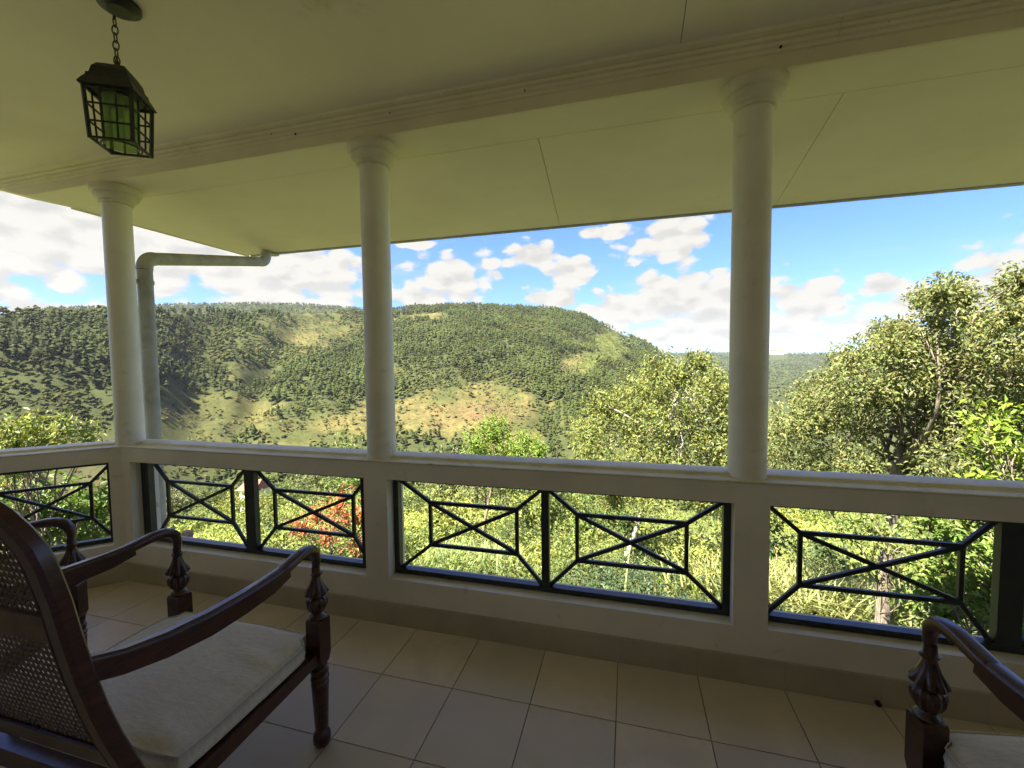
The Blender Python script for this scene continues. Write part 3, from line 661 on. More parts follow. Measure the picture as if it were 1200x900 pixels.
        for sg in (-1, 1):
            k_ = -60
            while k_ < 120:
                # line x = sg*(z - za) + c0 clipped to panel
                c0_ = -xi + 0.017 + k_ * pitch * 1.0; pts = []
                st_ = 0.02; z_ = za
                zs = [za + i * st_ for i in range(int((zb2 - za) / st_) + 1)] + [zb2]
                ins = [zz for zz in zs if abs(sg * (zz - za) + c0_) < xi and zz <= lim(sg * (zz - za) + c0_)]
                if len(ins) > 1: seg((sg * (ins[0] - za) + c0_, ins[0]), (sg * (ins[-1] - za) + c0_, ins[-1]), -0.001 if sg > 0 else 0.0035)
                k_ += 1
        o_ = c.obj('cane_panel', 'cane', t); return o_
    strands(0.64, 0.99); strands(1.05, 1.33)
    return t
chair1 = arcchair()
def cushion(label, parent_t):
    W_, D_, H_ = 0.385, 0.292, 0.039; n = 28; mrg = random.Random(3)
    V = []; Fc = []
    def sup(u, v):  # superellipse plan
        y_ = v * D_ * (1 - 0.02 * u ** 6); nt = max(0, min(1, (y_ - 0.215) / 0.035)); nt = nt * nt * (3 - 2 * nt)
        return u * (W_ - 0.043 * nt) * (1 - 0.02 * v ** 6), y_
    def h(u, v, top):
        e_ = (1 - abs(u) ** 7) * (1 - abs(v) ** 7)
        puff = 0.008 * (1 - u * u) * (1 - v * v)
        wr = 0.0095 * math.exp(-((u - 0.72) / 0.22) ** 2) * math.sin(16 * v + 3 * u) * (0.5 + 0.5 * math.sin(5 * v + 1)) + 0.0025 * math.sin(9 * u + 5 * v) * math.sin(7 * v)
        return (H_ * (0.62 + 0.38 * max(0, e_) ** 0.5) + puff + wr) if top else -H_ * (0.75 + 0.25 * max(0, e_) ** 0.5)
    for top in (1, 0):
        for i in range(n + 1):
            for j in range(n + 1):
                u, v = -1 + 2 * i / n, -1 + 2 * j / n; u2 = math.copysign(abs(u) ** 0.75, u); v2 = math.copysign(abs(v) ** 0.75, v)
                x_, y_ = sup(u2, v2); V.append((x_, y_, h(u2, v2, top)))
    o_ = (n + 1) ** 2
    for i in range(n):
        for j in range(n):
            a = i * (n + 1) + j; Fc.append((a, a + n + 1, a + n + 2, a + 1)); Fc.append((a + o_, a + 1 + o_, a + n + 2 + o_, a + n + 1 + o_))
    rim = [i * (n + 1) for i in range(n + 1)] + [n * (n + 1) + j for j in range(1, n + 1)] + [i * (n + 1) + n for i in range(n - 1, -1, -1)] + [j for j in range(n - 1, 0, -1)]
    mid = []
    for r_ in rim:
        x_, y_, _ = V[r_]; l = math.hypot(x_, y_); V.append((x_ + x_ / l * 0.006, y_ + y_ / l * 0.006, 0.0)); mid.append(len(V) - 1)
    L_ = len(rim)
    for k_ in range(L_):
        a, c = rim[k_], rim[(k_ + 1) % L_]; Fc.append((a, c, mid[(k_ + 1) % L_], mid[k_])); Fc.append((mid[k_], mid[(k_ + 1) % L_], c + o_, a + o_))
    c = mesh_obj('seat_cushion', V, Fc, 'fabric', None, True)
    # piping along the seams is part of the cushion
    for zz in (0.026, -0.030):
        pts = [(V[r_][0] * 1.004, V[r_][1] * 1.004, zz) for r_ in rim[::2]]; pts.append(pts[0])
        MB().tube(pts, 0.0022, 6, False).obj('piping', 'fabric', c, True)
    tag(c, label, 'cushion', 'beige seat cushions'); return c
def sit(cu, chair):
    m_ = Matrix.Translation(chair.location) @ Matrix.Rotation(chair.rotation_euler[2], 4, 'Z') @ Matrix.Translation(Vector((0, -0.300, 0.464)) * K)
    cu.location = m_.translation; cu.rotation_euler[2] = chair.rotation_euler[2]
cu1 = cushion('beige marled cushion on the nearest left chair, rumpled along its right edge', chair1); sit(cu1, chair1)
def place(px, py, rz, side):
    rt = (math.cos(rz), math.sin(rz)); return (px - side * 0.385 * rt[0], py - side * 0.385 * rt[1], 0)
for (pp, rz, lb, cl_) in ((place(0.865, -0.815, R(8), -1), R(8), 'dark mahogany armchair cut off by the right edge, only its left arm showing', 'beige cushion on the armchair at the right edge'),
                         (place(-2.665, -0.885, R(-61), -1), R(-61), 'dark mahogany armchair mostly hidden behind the left chair, facing right', 'beige cushion on the armchair hidden behind the nearest one')):
    c2 = copy_tree(chair1); c2.location = [K * v for v in pp]; c2.rotation_euler[2] = rz; c2['label'] = lb
    q = copy_tree(cu1); q['label'] = cl_; sit(q, c2)
    if pp[0] > 0: q.location.z += 0.022; q.location.y += 0.02

# ------------------------------------------------------------------ the land
def vhash(ix, iy, s):
    h = (ix * 374761393 + iy * 668265263 + s * 1442695041) & 0xFFFFFFFF
    h = ((h ^ (h >> 13)) * 1274126177) & 0xFFFFFFFF
    return ((h ^ (h >> 16)) & 0xFFFF) / 65535.0
def vn(x, y, s=0):
    x = np.asarray(x, dtype=np.float64); y = np.asarray(y, dtype=np.float64)
    ix = np.floor(x).astype(np.int64); iy = np.floor(y).astype(np.int64); fx = x - ix; fy = y - iy
    fx = fx * fx * (3 - 2 * fx); fy = fy * fy * (3 - 2 * fy)
    a = vhash(ix, iy, s); b_ = vhash(ix + 1, iy, s); c = vhash(ix, iy + 1, s); d = vhash(ix + 1, iy + 1, s)
    return (a * (1 - fx) + b_ * fx) * (1 - fy) + (c * (1 - fx) + d * fx) * fy
def fbm(x, y, s=0, o=5):
    v = 0; a = 0.5; t = 0
    for i in range(o): v = v + a * vn(x * 2 ** i, y * 2 ** i, s + i * 17); t += a; a *= 0.55
    return v / t
def sst(a, b_, x): t = np.clip((x - a) / (b_ - a), 0, 1); return t * t * (3 - 2 * t)
crA = [-180, -110, -85, -65, -58, -54, -46, -38, -31, -27, -22.9, -15, -10.5, -7, -5, -2.5, -0.1, 2.0, 3.5, 6, 12, 180]
crT = [.02, .03, .05, .080, .090, .094, .100, .106, .114, .126, .131, .123, .117, .106, .095, .073, .052, .034, .018, -.02, -.10, -.10]
crR = [900, 900, 850, 850, 900, 950, 1150, 1350, 1450, 1500, 1500, 1500, 1500, 1550, 1600, 1650, 1700, 1750, 1800, 1800, 1800, 1800]
bkA = [-180, -75, -62, -54, -50, -45.7, -40, -36.6, -31.6, -26, -20, -12, 180]; bkT = [.0, .02, .09, .107, .113, .120, .122, .119, .116, .09, .03, -.08, -.08]
farA = [-180, -10, 0, 3, 8, 11, 16.5, 20, 30, 50, 90, 180]; farT = [.004, .004, .011, .015, .011, .010, .008, .006, .009, .02, .03, .01]
def height(x, y):
    dx = x - CAM[0]; dy = y - CAM[1]; r = np.hypot(dx, dy); az = np.degrees(np.arctan2(dx, dy))
    rf_ = np.maximum(r, 1)
    azn = az + (fbm(x / 180, y / 180, 5, 3) - 0.5) * 3 * sst(200, 900, r)
    near = -3.9 - 0.24 * np.maximum(r - 7, 0) - 0.07 * np.maximum(r - 70, 0)
    near = near + (fbm(x / 9, y / 9, 1, 3) - 0.5) * 1.2 * sst(7, 20, r) + (fbm(x / 60, y / 60, 2, 4) - 0.5) * 14 * sst(50, 200, r)
    zv = -128 + (fbm(x / 250, y / 250, 3, 4) - 0.5) * 40
    near = np.maximum(near, zv)
    Rc = np.interp(az, crA, crR); Tc = np.interp(az, crA, crT); Rv = 430.0
    def ridge(Rc, Tc, Rv, pw):
        t = np.clip((r - Rv) / (Rc - Rv), 0, 1); zc = Tc * Rc + CAM[2]
        z = -128 + (zc + 128) * t ** pw
        return np.where(r > Rc, zc - (r - Rc) * 0.12, z)
    hill = ridge(Rc, Tc, Rv, 0.92)
    nz = (fbm(x / 330, y / 330, 11, 5) - 0.5) * 120 + (fbm(x / 90, y / 90, 31, 4) - 0.5) * 26
    mid = np.clip((r - Rv) / (Rc - Rv), 0, 2.0); env = np.sin(np.pi * np.clip(mid, 0, 1)) ** 0.8 * 1.0
    hill = hill + nz * env * 0.62 + (fbm(x / 40, y / 40, 41, 3) - .5) * 10 * sst(430, 700, r)
    gul = np.exp(-((azn + 52) / 3.2) ** 2) + 0.7 * np.exp(-((azn + 44 - (r - 900) * 0.012) / 2.0) ** 2) + 0.5 * np.exp(-((azn + 8 - (r - 900) * .008) / 2.0) ** 2)
    hill = hill - 34 * gul * env
    Rb = 2500.0; Tb = np.interp(az, bkA, bkT)
    back = ridge(Rb, Tb, 1300.0, 1.1) + (fbm(x / 120, y / 120, 61, 4) - 0.5) * 26 * sst(1300, 1700, r) * np.where(r > 2350, .35, 1)
    Rf = 5600.0; Tf = np.interp(az, farA, farT)
    far = ridge(Rf, Tf, 2200.0, 1.2) + (fbm(x / 420, y / 420, 71, 5) - 0.5) * 150 * sst(900, 2600, r) * (0.5 - .42 * sst(3200, 4600, r))
    z = np.maximum(np.maximum(hill, back), np.maximum(far, near))
    behind = sst(95, 130, np.abs(az + 15)); z = z * (1 - behind) + behind * np.minimum(z, -3.9 + 0.02 * np.minimum(r, 600))
    return np.where(r < 7, -3.9, z)
azs = np.concatenate([np.arange(-180, -80, 3.0), np.arange(-80, 48, 0.22), np.arange(48, 180, 3.0)])
rs = np.concatenate([[0.5, 3, 6], np.geomspace(7.5, 400, 90), np.linspace(410, 2600, 210), np.geomspace(2640, 6900, 60)])
A_, R_ = np.meshgrid(np.radians(azs), rs, indexing='ij')
gx = CAM[0] + R_ * np.sin(A_); gy = CAM[1] + R_ * np.cos(A_); gz = height(gx, gy)
def openness(x, y, z):
    """1 where the hillside is open grass, 0 under forest"""
    dx = x - CAM[0]; dy = y - CAM[1]; r = np.hypot(dx, dy); az = np.degrees(np.arctan2(dx, dy)); e = (z - CAM[2]) / np.maximum(r, 1)
    w1 = (fbm(x / 70, y / 70, 91, 5) - 0.5); w2 = (fbm(x / 25, y / 25, 95, 4) - 0.5); w = w1 * 2.2 + w2 * 1.0
    def blob(a, ee, ra, re): return 1 - np.sqrt(((az - a) / ra) ** 2 + ((e - ee) / re) ** 2)
    o = np.maximum.reduce([blob(-19, -.125, 9, .060), blob(-26, -.12, 4.5, .05), blob(-39, -.145, 7, .035), blob(-15, -.17, 5, .04), blob(-6, -.012, 2.2, .022) + .1,
        blob(-62, -.160, 13, .05), blob(-50, -.095, 5.5, .05), blob(-41, .065, 6.5, .04) - .05, blob(-2, .035, 2.2, .04) + .2, blob(-30, -.02, 3, .03) - .25, blob(-26.5, .10, 5, .012) - .2, blob(-47, -.02, 2.5, .025) - .1, blob(-33, -.13, 5, .05) - .15])
    return np.clip((o + w * 0.8) * 3.0 + 0.35, 0, 1) * sst(2100, 1800, r) , az, e, r
op, aa, ee, rr = openness(gx, gy, gz)
n_a, n_b = fbm(gx / 45, gy / 45, 111, 5), fbm(gx / 160, gy / 160, 121, 4)
olive = np.array([0.048, 0.054, 0.016]); green = np.array([0.068, 0.084, 0.018]); gold = np.array([0.150, 0.108, 0.042]); rust = np.array([0.150, 0.080, 0.050]); fl_ = np.array([0.052, 0.064, 0.020])
c = fl_ + (op[..., None]) * (olive * 1.3 - fl_)
gm = (op * sst(0.38, 0.60, n_a + 0.25 * (n_b - 0.5)) * sst(-66, -30, aa))[..., None]
c = c * (1 - gm) + (gold * 0.62 + green * 0.5) * gm
em = (op * np.exp(-((aa + 20) / 6.5) ** 2) * np.exp(-((ee + .120) / .022) ** 2))[..., None]
c = c * (1 - em) + (gold * (0.9) + 0.10 * rust) * em
ro = (sst(.58, .68, n_a) * em[..., 0])[..., None]; c = c * (1 - ro * .8) + rust * ro * .8
br = (op * sst(-52, -60, aa) * sst(-.10, -.14, ee))[..., None]; c = c * (1 - br * .4) + np.array([0.085, 0.065, 0.038]) * br * .4
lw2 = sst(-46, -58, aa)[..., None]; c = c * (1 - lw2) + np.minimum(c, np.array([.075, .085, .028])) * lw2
gf = (op * sst(-8, -4, aa) * sst(-.08, -.03, ee))[..., None]; c = c * (1 - gf) + np.array([.085, .105, .022]) * gf
c = c * (1 - .30 * sst(-44, -56, aa) * sst(430, 520, rr))[..., None]  # cloud shadow over the left hill, painted into the ground tint
nearm = sst(440, 300, rr)[..., None]; c = c * (1 - nearm) + (olive * 2.0 + green * 1.6) * nearm
c = c * (.62 + .76 * fbm(gx / 9, gy / 9, 181, 4))[..., None] * (.8 + .4 * fbm(gx / 30, gy / 30, 187, 3))[..., None]
nA, nR = A_.shape
idx = np.arange(nA * nR).reshape(nA, nR)
nxt = np.roll(idx, -1, axis=0)
quads = np.stack([idx[:, :-1], idx[:, 1:], nxt[:, 1:], nxt[:, :-1]], -1).reshape(-1, 4)[:, ::-1]
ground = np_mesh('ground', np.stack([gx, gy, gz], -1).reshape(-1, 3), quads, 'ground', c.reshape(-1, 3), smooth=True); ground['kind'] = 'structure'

# ------------------------------------------------------------------ forests
rng = np.random.default_rng(11)
def tree_templates(kind, n=10):
    """low crowns of ragged facets around a stem; unit height"""
    T_ = []
    for k in range(n):
        V = []; Fc = []
        def cone(c0, r, h, seg=5):
            b0 = len(V); a0 = rng.uniform(0, 6)
            V.append((c0[0], c0[1], c0[2] + h))
            for i in range(seg): a = a0 + 2 * math.pi * i / seg; q = r * rng.uniform(.7, 1.25); V.append((c0[0] + q * math.cos(a), c0[1] + q * math.sin(a), c0[2] + rng.uniform(-.03, .04)))
            V.append((c0[0], c0[1], c0[2] - h * .25))
            for i in range(seg): j = (i + 1) % seg; Fc.append((b0, b0 + 1 + i, b0 + 1 + j)); Fc.append((b0 + seg + 1, b0 + 1 + j, b0 + 1 + i))
        if kind == 'pine':
            for z0, r_, h_ in ((.38, .20, .20), (.55, .19, .19), (.72, .15, .20)):
                cone((rng.uniform(-.05, .05), rng.uniform(-.05, .05), z0 + rng.uniform(-.03, .03)), r_ * rng.uniform(.85, 1.15), h_, 5)
        else:
            for i in range(3): cone((rng.uniform(-.18, .18), rng.uniform(-.18, .18), rng.uniform(.42, .68)), rng.uniform(.16, .24), rng.uniform(.18, .27), 4)
        for i in range(6):   # loose outer sprays
            a = rng.uniform(0, 6.28); zz = rng.uniform(.28, .95); rr0 = (.20 if kind == 'pine' else .34) * (1.05 - abs(zz - .55)) * rng.uniform(.5, 1.1); c0 = np.array([rr0 * math.cos(a), rr0 * math.sin(a), zz]); b0 = len(V)
            for j in range(3): V.append(tuple(c0 + rng.normal(size=3) * .052))
            Fc.append((b0, b0 + 1, b0 + 2))
        T_.append((np.array(V), np.array(Fc)))
    L = min(len(f) for _, f in T_)
    return T_
def stem(V, Fc):
    b0 = len(V); V = np.vstack([V, [[.015, 0, 0], [-.01, .013, 0], [-.01, -.013, 0], [0, 0, .7]]])
    return V, np.vstack([Fc, [[b0, b0 + 1, b0 + 3], [b0 + 1, b0 + 2, b0 + 3], [b0 + 2, b0, b0 + 3]]])
pineT = [stem(*t) for t in tree_templates('pine')]; broadT = [stem(*t) for t in tree_templates('broad')]
def forest(name, label, P, H, W_, col, T_):
    """one object of many trees: P (n,3)"""
    VV = []; FF = []; CC = []; off = 0
    ki = rng.integers(0, len(T_), len(P)); rot = rng.uniform(0, 2 * math.pi, len(P))
    for k, (V, Fc) in enumerate(T_):
        s_ = np.where(ki == k)[0]
        if not len(s_): continue
        ca, sa = np.cos(rot[s_])[:, None], np.sin(rot[s_])[:, None]; h = H[s_][:, None]; w_ = W_[s_][:, None]
        x = P[s_, 0][:, None] + (V[:, 0] * ca - V[:, 1] * sa) * h * w_; y = P[s_, 1][:, None] + (V[:, 0] * sa + V[:, 1] * ca) * h * w_; z = P[s_, 2][:, None] + V[:, 2] * h - 0.3
        VV.append(np.stack([x, y, z], -1).reshape(-1, 3)); nv = len(V)
        FF.append((Fc[None] + (off + np.arange(len(s_)) * nv)[:, None, None]).reshape(-1, 3)); off += len(s_) * nv
        cc_ = np.repeat(col[s_][:, None], nv, 1); cc_[:, -4:] = (.16, .12, .09); CC.append(cc_.reshape(-1, 3))
    o = np_mesh(name, np.vstack(VV), np.vstack(FF), 'far_leaf', np.vstack(CC), smooth=(T_ is broadT)); tag(o, label, 'forest', kind='stuff'); return o
def scatter(n, r0, r1, a0, a1):
    az = rng.uniform(a0, a1, n); r = np.sqrt(rng.uniform(r0 * r0, r1 * r1, n)); x = CAM[0] + r * np.sin(np.radians(az)); y = CAM[1] + r * np.cos(np.radians(az))
    return x, y, height(x, y), r, az
def treecol(n, base, x, y, var=.25):
    p = fbm(x / 80, y / 80, 131, 3)[:, None]; p2 = fbm(x / 28, y / 28, 133, 3)[:, None]; b = np.array(base)
    return b * np.maximum(.35, 1 + rng.uniform(-var, var, (n, 1)) + (p - .5) * 1.3 + (p2 - .5) * .5) * (1 + rng.uniform(-.08, .08, (n, 3)))
# pine slopes of the opposite hill
x, y, z, r, az = scatter(47000, 440, 1760, -72, 6)
op, _, e, _ = openness(x, y, z); keep = (rng.uniform(0, 1, len(x)) > op * 0.985 + 0.10) & (r < np.interp(az, crA, crR) + 25)
x, y, z, r, az = x[keep], y[keep], z[keep], r[keep], az[keep]
kind = fbm(x / 130, y / 130, 141, 4); pine = kind + 0.10 * (az > -36) + .10 * (az < -50) > 0.50
Hh = rng.uniform(7, 18, len(x)) * (.75 + .5 * fbm(x / 60, y / 60, 147, 3)) * (0.7 + 0.3 * sst(440, 700, r))
cp_ = treecol(len(x), (0.056, 0.072, 0.019), x, y, .15); cb_ = treecol(len(x), (0.074, 0.084, 0.022), x, y, .2)
dk = (1 - .22 * sst(-42, -54, az))[:, None]; cp_ = cp_ * dk; cb_ = cb_ * dk  # left slope darkened in the leaf colour, standing in for cloud shadow
P = np.stack([x, y, z], -1)
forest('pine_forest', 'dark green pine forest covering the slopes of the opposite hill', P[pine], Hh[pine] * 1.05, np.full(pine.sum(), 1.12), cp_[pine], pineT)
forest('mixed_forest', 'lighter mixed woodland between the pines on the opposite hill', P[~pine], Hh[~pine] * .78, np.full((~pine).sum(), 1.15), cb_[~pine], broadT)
x, y, z, r, az = scatter(60000, 440, 1760, -72, 6); op, _, e, _ = openness(x, y, z); pt = fbm(x / 18, y / 18, 201, 4)
keep = (op > .20) & (pt > .47) & (r < np.interp(az, crA, crR) + 10); x, y, z, r, az = x[keep][:12000], y[keep][:12000], z[keep][:12000], r[keep][:12000], az[keep][:12000]
tc3 = treecol(len(x), (0.085, 0.085, 0.028), x, y, .45); wm = rng.uniform(0, 1, (len(x), 1)) < .35; tc3 = np.where(wm, tc3 * np.array([1.9, 1.25, 1.2]), tc3)
forest('hillside_scrub', 'low brown and green scrub dotted over the open grass of the hill', np.stack([x, y, z], -1), rng.uniform(1.2, 3.6, len(x)), np.full(len(x), 2.2), tc3, broadT)
# the ridge behind and the far blue ridge
x, y, z, r, az = scatter(7000, 2050, 2560, -66, -24); P = np.stack([x, y, z], -1)
forest('ridge_forest', 'grey green woodland along the crest of the ridge behind the hill', P, rng.uniform(9, 17, len(x)), np.full(len(x), 1.2), treecol(len(x), (0.075, 0.095, 0.045), x, y), pineT)
x, y, z, r, az = scatter(9500, 1300, 5650, -1, 34); ps = ~((np.abs(az - 16.5) < 1.0) & (r > 4300)); x, y, z = x[ps], y[ps], z[ps]; P = np.stack([x, y, z], -1)
forest('distant_forest', 'hazy forest on the far hills between the column and the big tree', P, rng.uniform(14, 28, len(x)), np.full(len(x), 1.1), treecol(len(x), (0.07, 0.09, 0.04), x, y), broadT)
# trees and scrub on our own side and in the valley
x, y, z, r, az = scatter(9000, 75, 470, -74, 40); keep = rng.uniform(0, 1, len(x)) < .30 + .7 * sst(.42, .58, fbm(x / 40, y / 40, 151, 4)); x, y, z, r = x[keep], y[keep], z[keep], r[keep]
forest('valley_scrub', 'bushy green scrub filling the valley floor below the garden', np.stack([x, y, z], -1), rng.uniform(2.5, 7, len(x)) * (.6 + .4 * sst(80, 250, r)), np.full(len(x), 1.5), treecol(len(x), (0.105, 0.135, 0.035), x, y, .35), broadT)
# single trees standing apart on the grass and along the crest: each a thing of its own
protoV = []
for T_ in (pineT, broadT):
    V, Fc = T_[0][0], T_[0][1]
def single(name, label, T_, base, n):
    out_ = []
    for k in range(n):
        V, Fc = T_[k]; nv = len(V); col = np.tile(np.array(base) * (1 + .25 * math.sin(k * 2.3)), (nv - 4, 1))
        e_ = bpy.data.objects.new(name, None); COL.objects.link(e_)
        c_ = np_mesh('crown', V[:-4] * 14, Fc[:-3], 'far_leaf', col, parent=e_); t_ = np_mesh('trunk', V[-4:] * 14, Fc[-3:] - (nv - 4), 'far_leaf', np.tile([.17, .13, .10], (4, 1)), parent=e_)
        out_.append(e_)
    return out_
pp = single('pine_tree', '', pineT, (0.052, 0.085, 0.036), 5); bp = single('hillside_tree', '', broadT, (0.10, 0.12, 0.04), 5)
x, y, z, r, az = scatter(1500, 480, 1250, -64, 1); op, _, _, _ = openness(x, y, z); s_ = np.where(op > .97)[0][:80]
used = set()
for q, i in enumerate(s_):
    pool = bp if q % 3 else pp; k = q // 3 % 5; src = pool[k]
    o_ = src if (id(pool), k) not in used else copy_tree(src); used.add((id(pool), k))
    f_ = rng.uniform(.45, .85); o_.location = (K * x[i], K * y[i], K * (z[i] - .3)); o_.scale = (f_ * 1.1, f_ * 1.1, f_); o_.rotation_euler[2] = rng.uniform(0, 6)
    if pool is pp: tag(o_, 'small dark pine standing alone on the open grass of the far hillside', 'pine tree', 'lone pines on the open hillside')
    else: tag(o_, 'small round tree standing alone on the open grass of the far hillside', 'tree', 'lone round trees on the open hillside')
x0 = np.interp(np.linspace(-15, 3, 42), crA, crR)
for q, a in enumerate(np.linspace(-12, 3, 42)):
    a2 = a + rng.uniform(-.15, .15); rr_ = np.interp(a2, crA, crR) - rng.uniform(0, 25); X_ = CAM[0] + rr_ * math.sin(R(a2)); Y_ = CAM[1] + rr_ * math.cos(R(a2))
    o_ = copy_tree(pp[q % 5]); o_.location = (K * X_, K * Y_, K * (float(height(np.array([X_]), np.array([Y_]))[0]) - .3)); f_ = rng.uniform(.8, 1.35); o_.scale = (f_, f_, f_)
    tag(o_, 'pine silhouetted against the sky on the crest descending to the right', 'pine tree', 'pines along the falling crest line')

# ------------------------------------------------------------------ garden plants
def leaves(centers, rad, per, size, base, rs_, aspect=0.42, droop=0.3, var=.28, tw=0.35, up=0.5, flat=1.0):
    """leaf rhombi in twigs; centers (n,3), rad (n), returns V, F, C"""
    nC = len(centers); n = nC * per
    # twigs: a point in the lobe, its leaves fan around it
    ntw = max(1, per // 9)
    d = rs_.normal(size=(nC, ntw, 3)); d /= np.linalg.norm(d, axis=-1, keepdims=True); rr_ = rs_.uniform(.15, 1, (nC, ntw, 1)) ** .45
    tc_ = centers[:, None] + d * rr_ * rad[:, None, None] * np.array([1, 1, flat])
    td = d + np.array([0, 0, up]); td /= np.linalg.norm(td, axis=-1, keepdims=True)
    k = per // ntw
    T0 = np.repeat(tc_.reshape(-1, 3), k, 0); D0 = np.repeat(td.reshape(-1, 3), k, 0); m_ = len(T0)
    t = rs_.uniform(-1, 1, (m_, 1)); p0 = T0 + D0 * t * size * 2.2 + rs_.normal(size=(m_, 3)) * size * tw
    ax = D0 * .5 + rs_.normal(size=(m_, 3)) * .75 - np.array([0, 0, droop]); ax /= np.linalg.norm(ax, axis=1, keepdims=True)
    nn = rs_.normal(size=(m_, 3)) * .6 + np.array([0, 0, .9]); sd_ = np.cross(ax, nn); sd_ /= np.linalg.norm(sd_, axis=1, keepdims=True) + 1e-9
    nr = np.cross(sd_, ax)
    L_ = size * rs_.uniform(.65, 1.25, (m_, 1)); w_ = L_ * aspect * .5
    a = p0; b_ = p0 + ax * L_ * .45 + sd_ * w_ + nr * w_ * .35; c_ = p0 + ax * L_ - nr * L_ * .12; e_ = p0 + ax * L_ * .45 - sd_ * w_ + nr * w_ * .35
    V = np.stack([a, b_, c_, e_], 1).reshape(-1, 3); i0 = np.arange(m_) * 4
    Fc = np.concatenate([np.stack([i0, i0 + 1, i0 + 2], 1), np.stack([i0, i0 + 2, i0 + 3], 1)])
    tcol = np.repeat(rs_.uniform(-.5, .5, (nC * ntw, 1)), k, 0)
    col = np.array(base) * (1 + var * tcol + rs_.uniform(-var, var, (m_, 1)) * .6) * (1 + rs_.uniform(-.12, .12, (m_, 3)) * np.array([1.4, 1, .8]))
    return V, Fc, np.repeat(col, 4, 0)
def limb(b, p, q, r0, r1, rs_, n=6, sag=.12, seg=7):
    p = np.array(p); q = np.array(q); L_ = np.linalg.norm(q - p); pts = []
    k1, k2 = rs_.normal(size=3) * L_ * sag, rs_.normal(size=3) * L_ * sag * .5
    for i in range(seg + 1):
        t = i / seg; pts.append(p + (q - p) * t + k1 * math.sin(math.pi * t) + k2 * math.sin(2 * math.pi * t))
    b.tube(pts, [r0 + (r1 - r0) * i / seg for i in range(seg + 1)], n); return pts
def ground_z(x, y): return float(height(np.array([x]), np.array([y]))[0])
def on_ground(px, py, lo=7.0):
    r = lo
    while r < 80 and at(px, py, r)[2] > ground_z(*at(px, py, r)[:2]): r += .25
    return at(px, py, r)
def plant(name, label, cat, lobes, dist, leaf, base, per, trunk=None, seed=0, depth=1.0, aspect=.42, group=None, extra=None, droop=.3, r_trunk=.14, up=.5, sub=3, tdist=None, bark='bark'):
    """lobes: (px, py, radius in survey px) at a distance; trunk: list of (px, py)"""
    rs_ = np.random.default_rng(seed); C_ = []; Rd = []
    for (px, py, rp_) in lobes:
        for k in range(sub if rp_ > 17 else 2):
            dd = dist + rs_.uniform(-.5, .5) * depth; ru = rp_ / F_PX * dist * rs_.uniform(.55, .85)
            c0 = at(px + rs_.uniform(-.5, .5) * rp_, py + rs_.uniform(-.5, .5) * rp_, dd); C_.append(c0); Rd.append(ru)
    C_ = np.array(C_); Rd = np.array(Rd)
    e_ = bpy.data.objects.new(name, None); COL.objects.link(e_); tag(e_, label, cat, group)
    V, Fc, cc_ = leaves(C_, Rd, per, leaf, base, rs_, aspect, droop, up=up)
    np_mesh('crown', V, Fc, 'leaf', cc_, parent=e_)
    if extra:
        V, Fc, cc_ = leaves(C_ + rs_.normal(size=C_.shape) * .12, Rd * 1.05, per // 2, leaf, extra, rs_, aspect, droop, up=up); np_mesh('green_leaves', V, Fc, 'leaf', cc_, parent=e_)
    b = MB()
    if trunk is None:
        m_ = C_.mean(0); trunk3 = [np.array([m_[0], m_[1], ground_z(m_[0], m_[1]) - .2]), m_ - [0, 0, Rd.mean() * .3]]
    else: trunk3 = [at(*t_, tdist or dist) for t_ in trunk]
    bz = trunk3[0]; bz = np.array([bz[0], bz[1], min(bz[2], ground_z(bz[0], bz[1]) - .2)])
    if bz[2] < trunk3[0][2] - .05: trunk3 = [bz] + trunk3
    N_ = len(trunk3); P_ = []
    for i in range(N_ - 1):
        for k in range(5): P_.append(trunk3[i] + (trunk3[i + 1] - trunk3[i]) * k / 5 + rs_.normal(size=3) * r_trunk * .18)
    P_.append(trunk3[-1]); rad = [r_trunk * (1 - .62 * i / len(P_)) for i in range(len(P_))]
    b.tube(P_, rad, 9)
    order = rs_.permutation(len(C_))
    for i in order[:min(len(C_), 44 if bark == 'bark' else 20)]:
        j = rs_.integers(len(P_) // 2, len(P_)); st_ = P_[j]
        pts = limb(b, st_, C_[i], rad[j] * .55, .008, rs_, 5, .10)
        for _ in range(2):
            d_ = rs_.normal(size=3); d_ /= np.linalg.norm(d_); limb(b, pts[5], C_[i] + d_ * Rd[i] * .9, rad[j] * .14 + .004, .003, rs_, 4, .08, 4)
    o_ = b.obj('trunk', bark, e_, True)
    return e_
G1 = (0.150, 0.168, 0.055); G2 = (0.160, 0.182, 0.048); GB = (0.145, 0.21, 0.03); GD = (0.075, 0.105, 0.032); GY = (0.24, 0.26, 0.05)
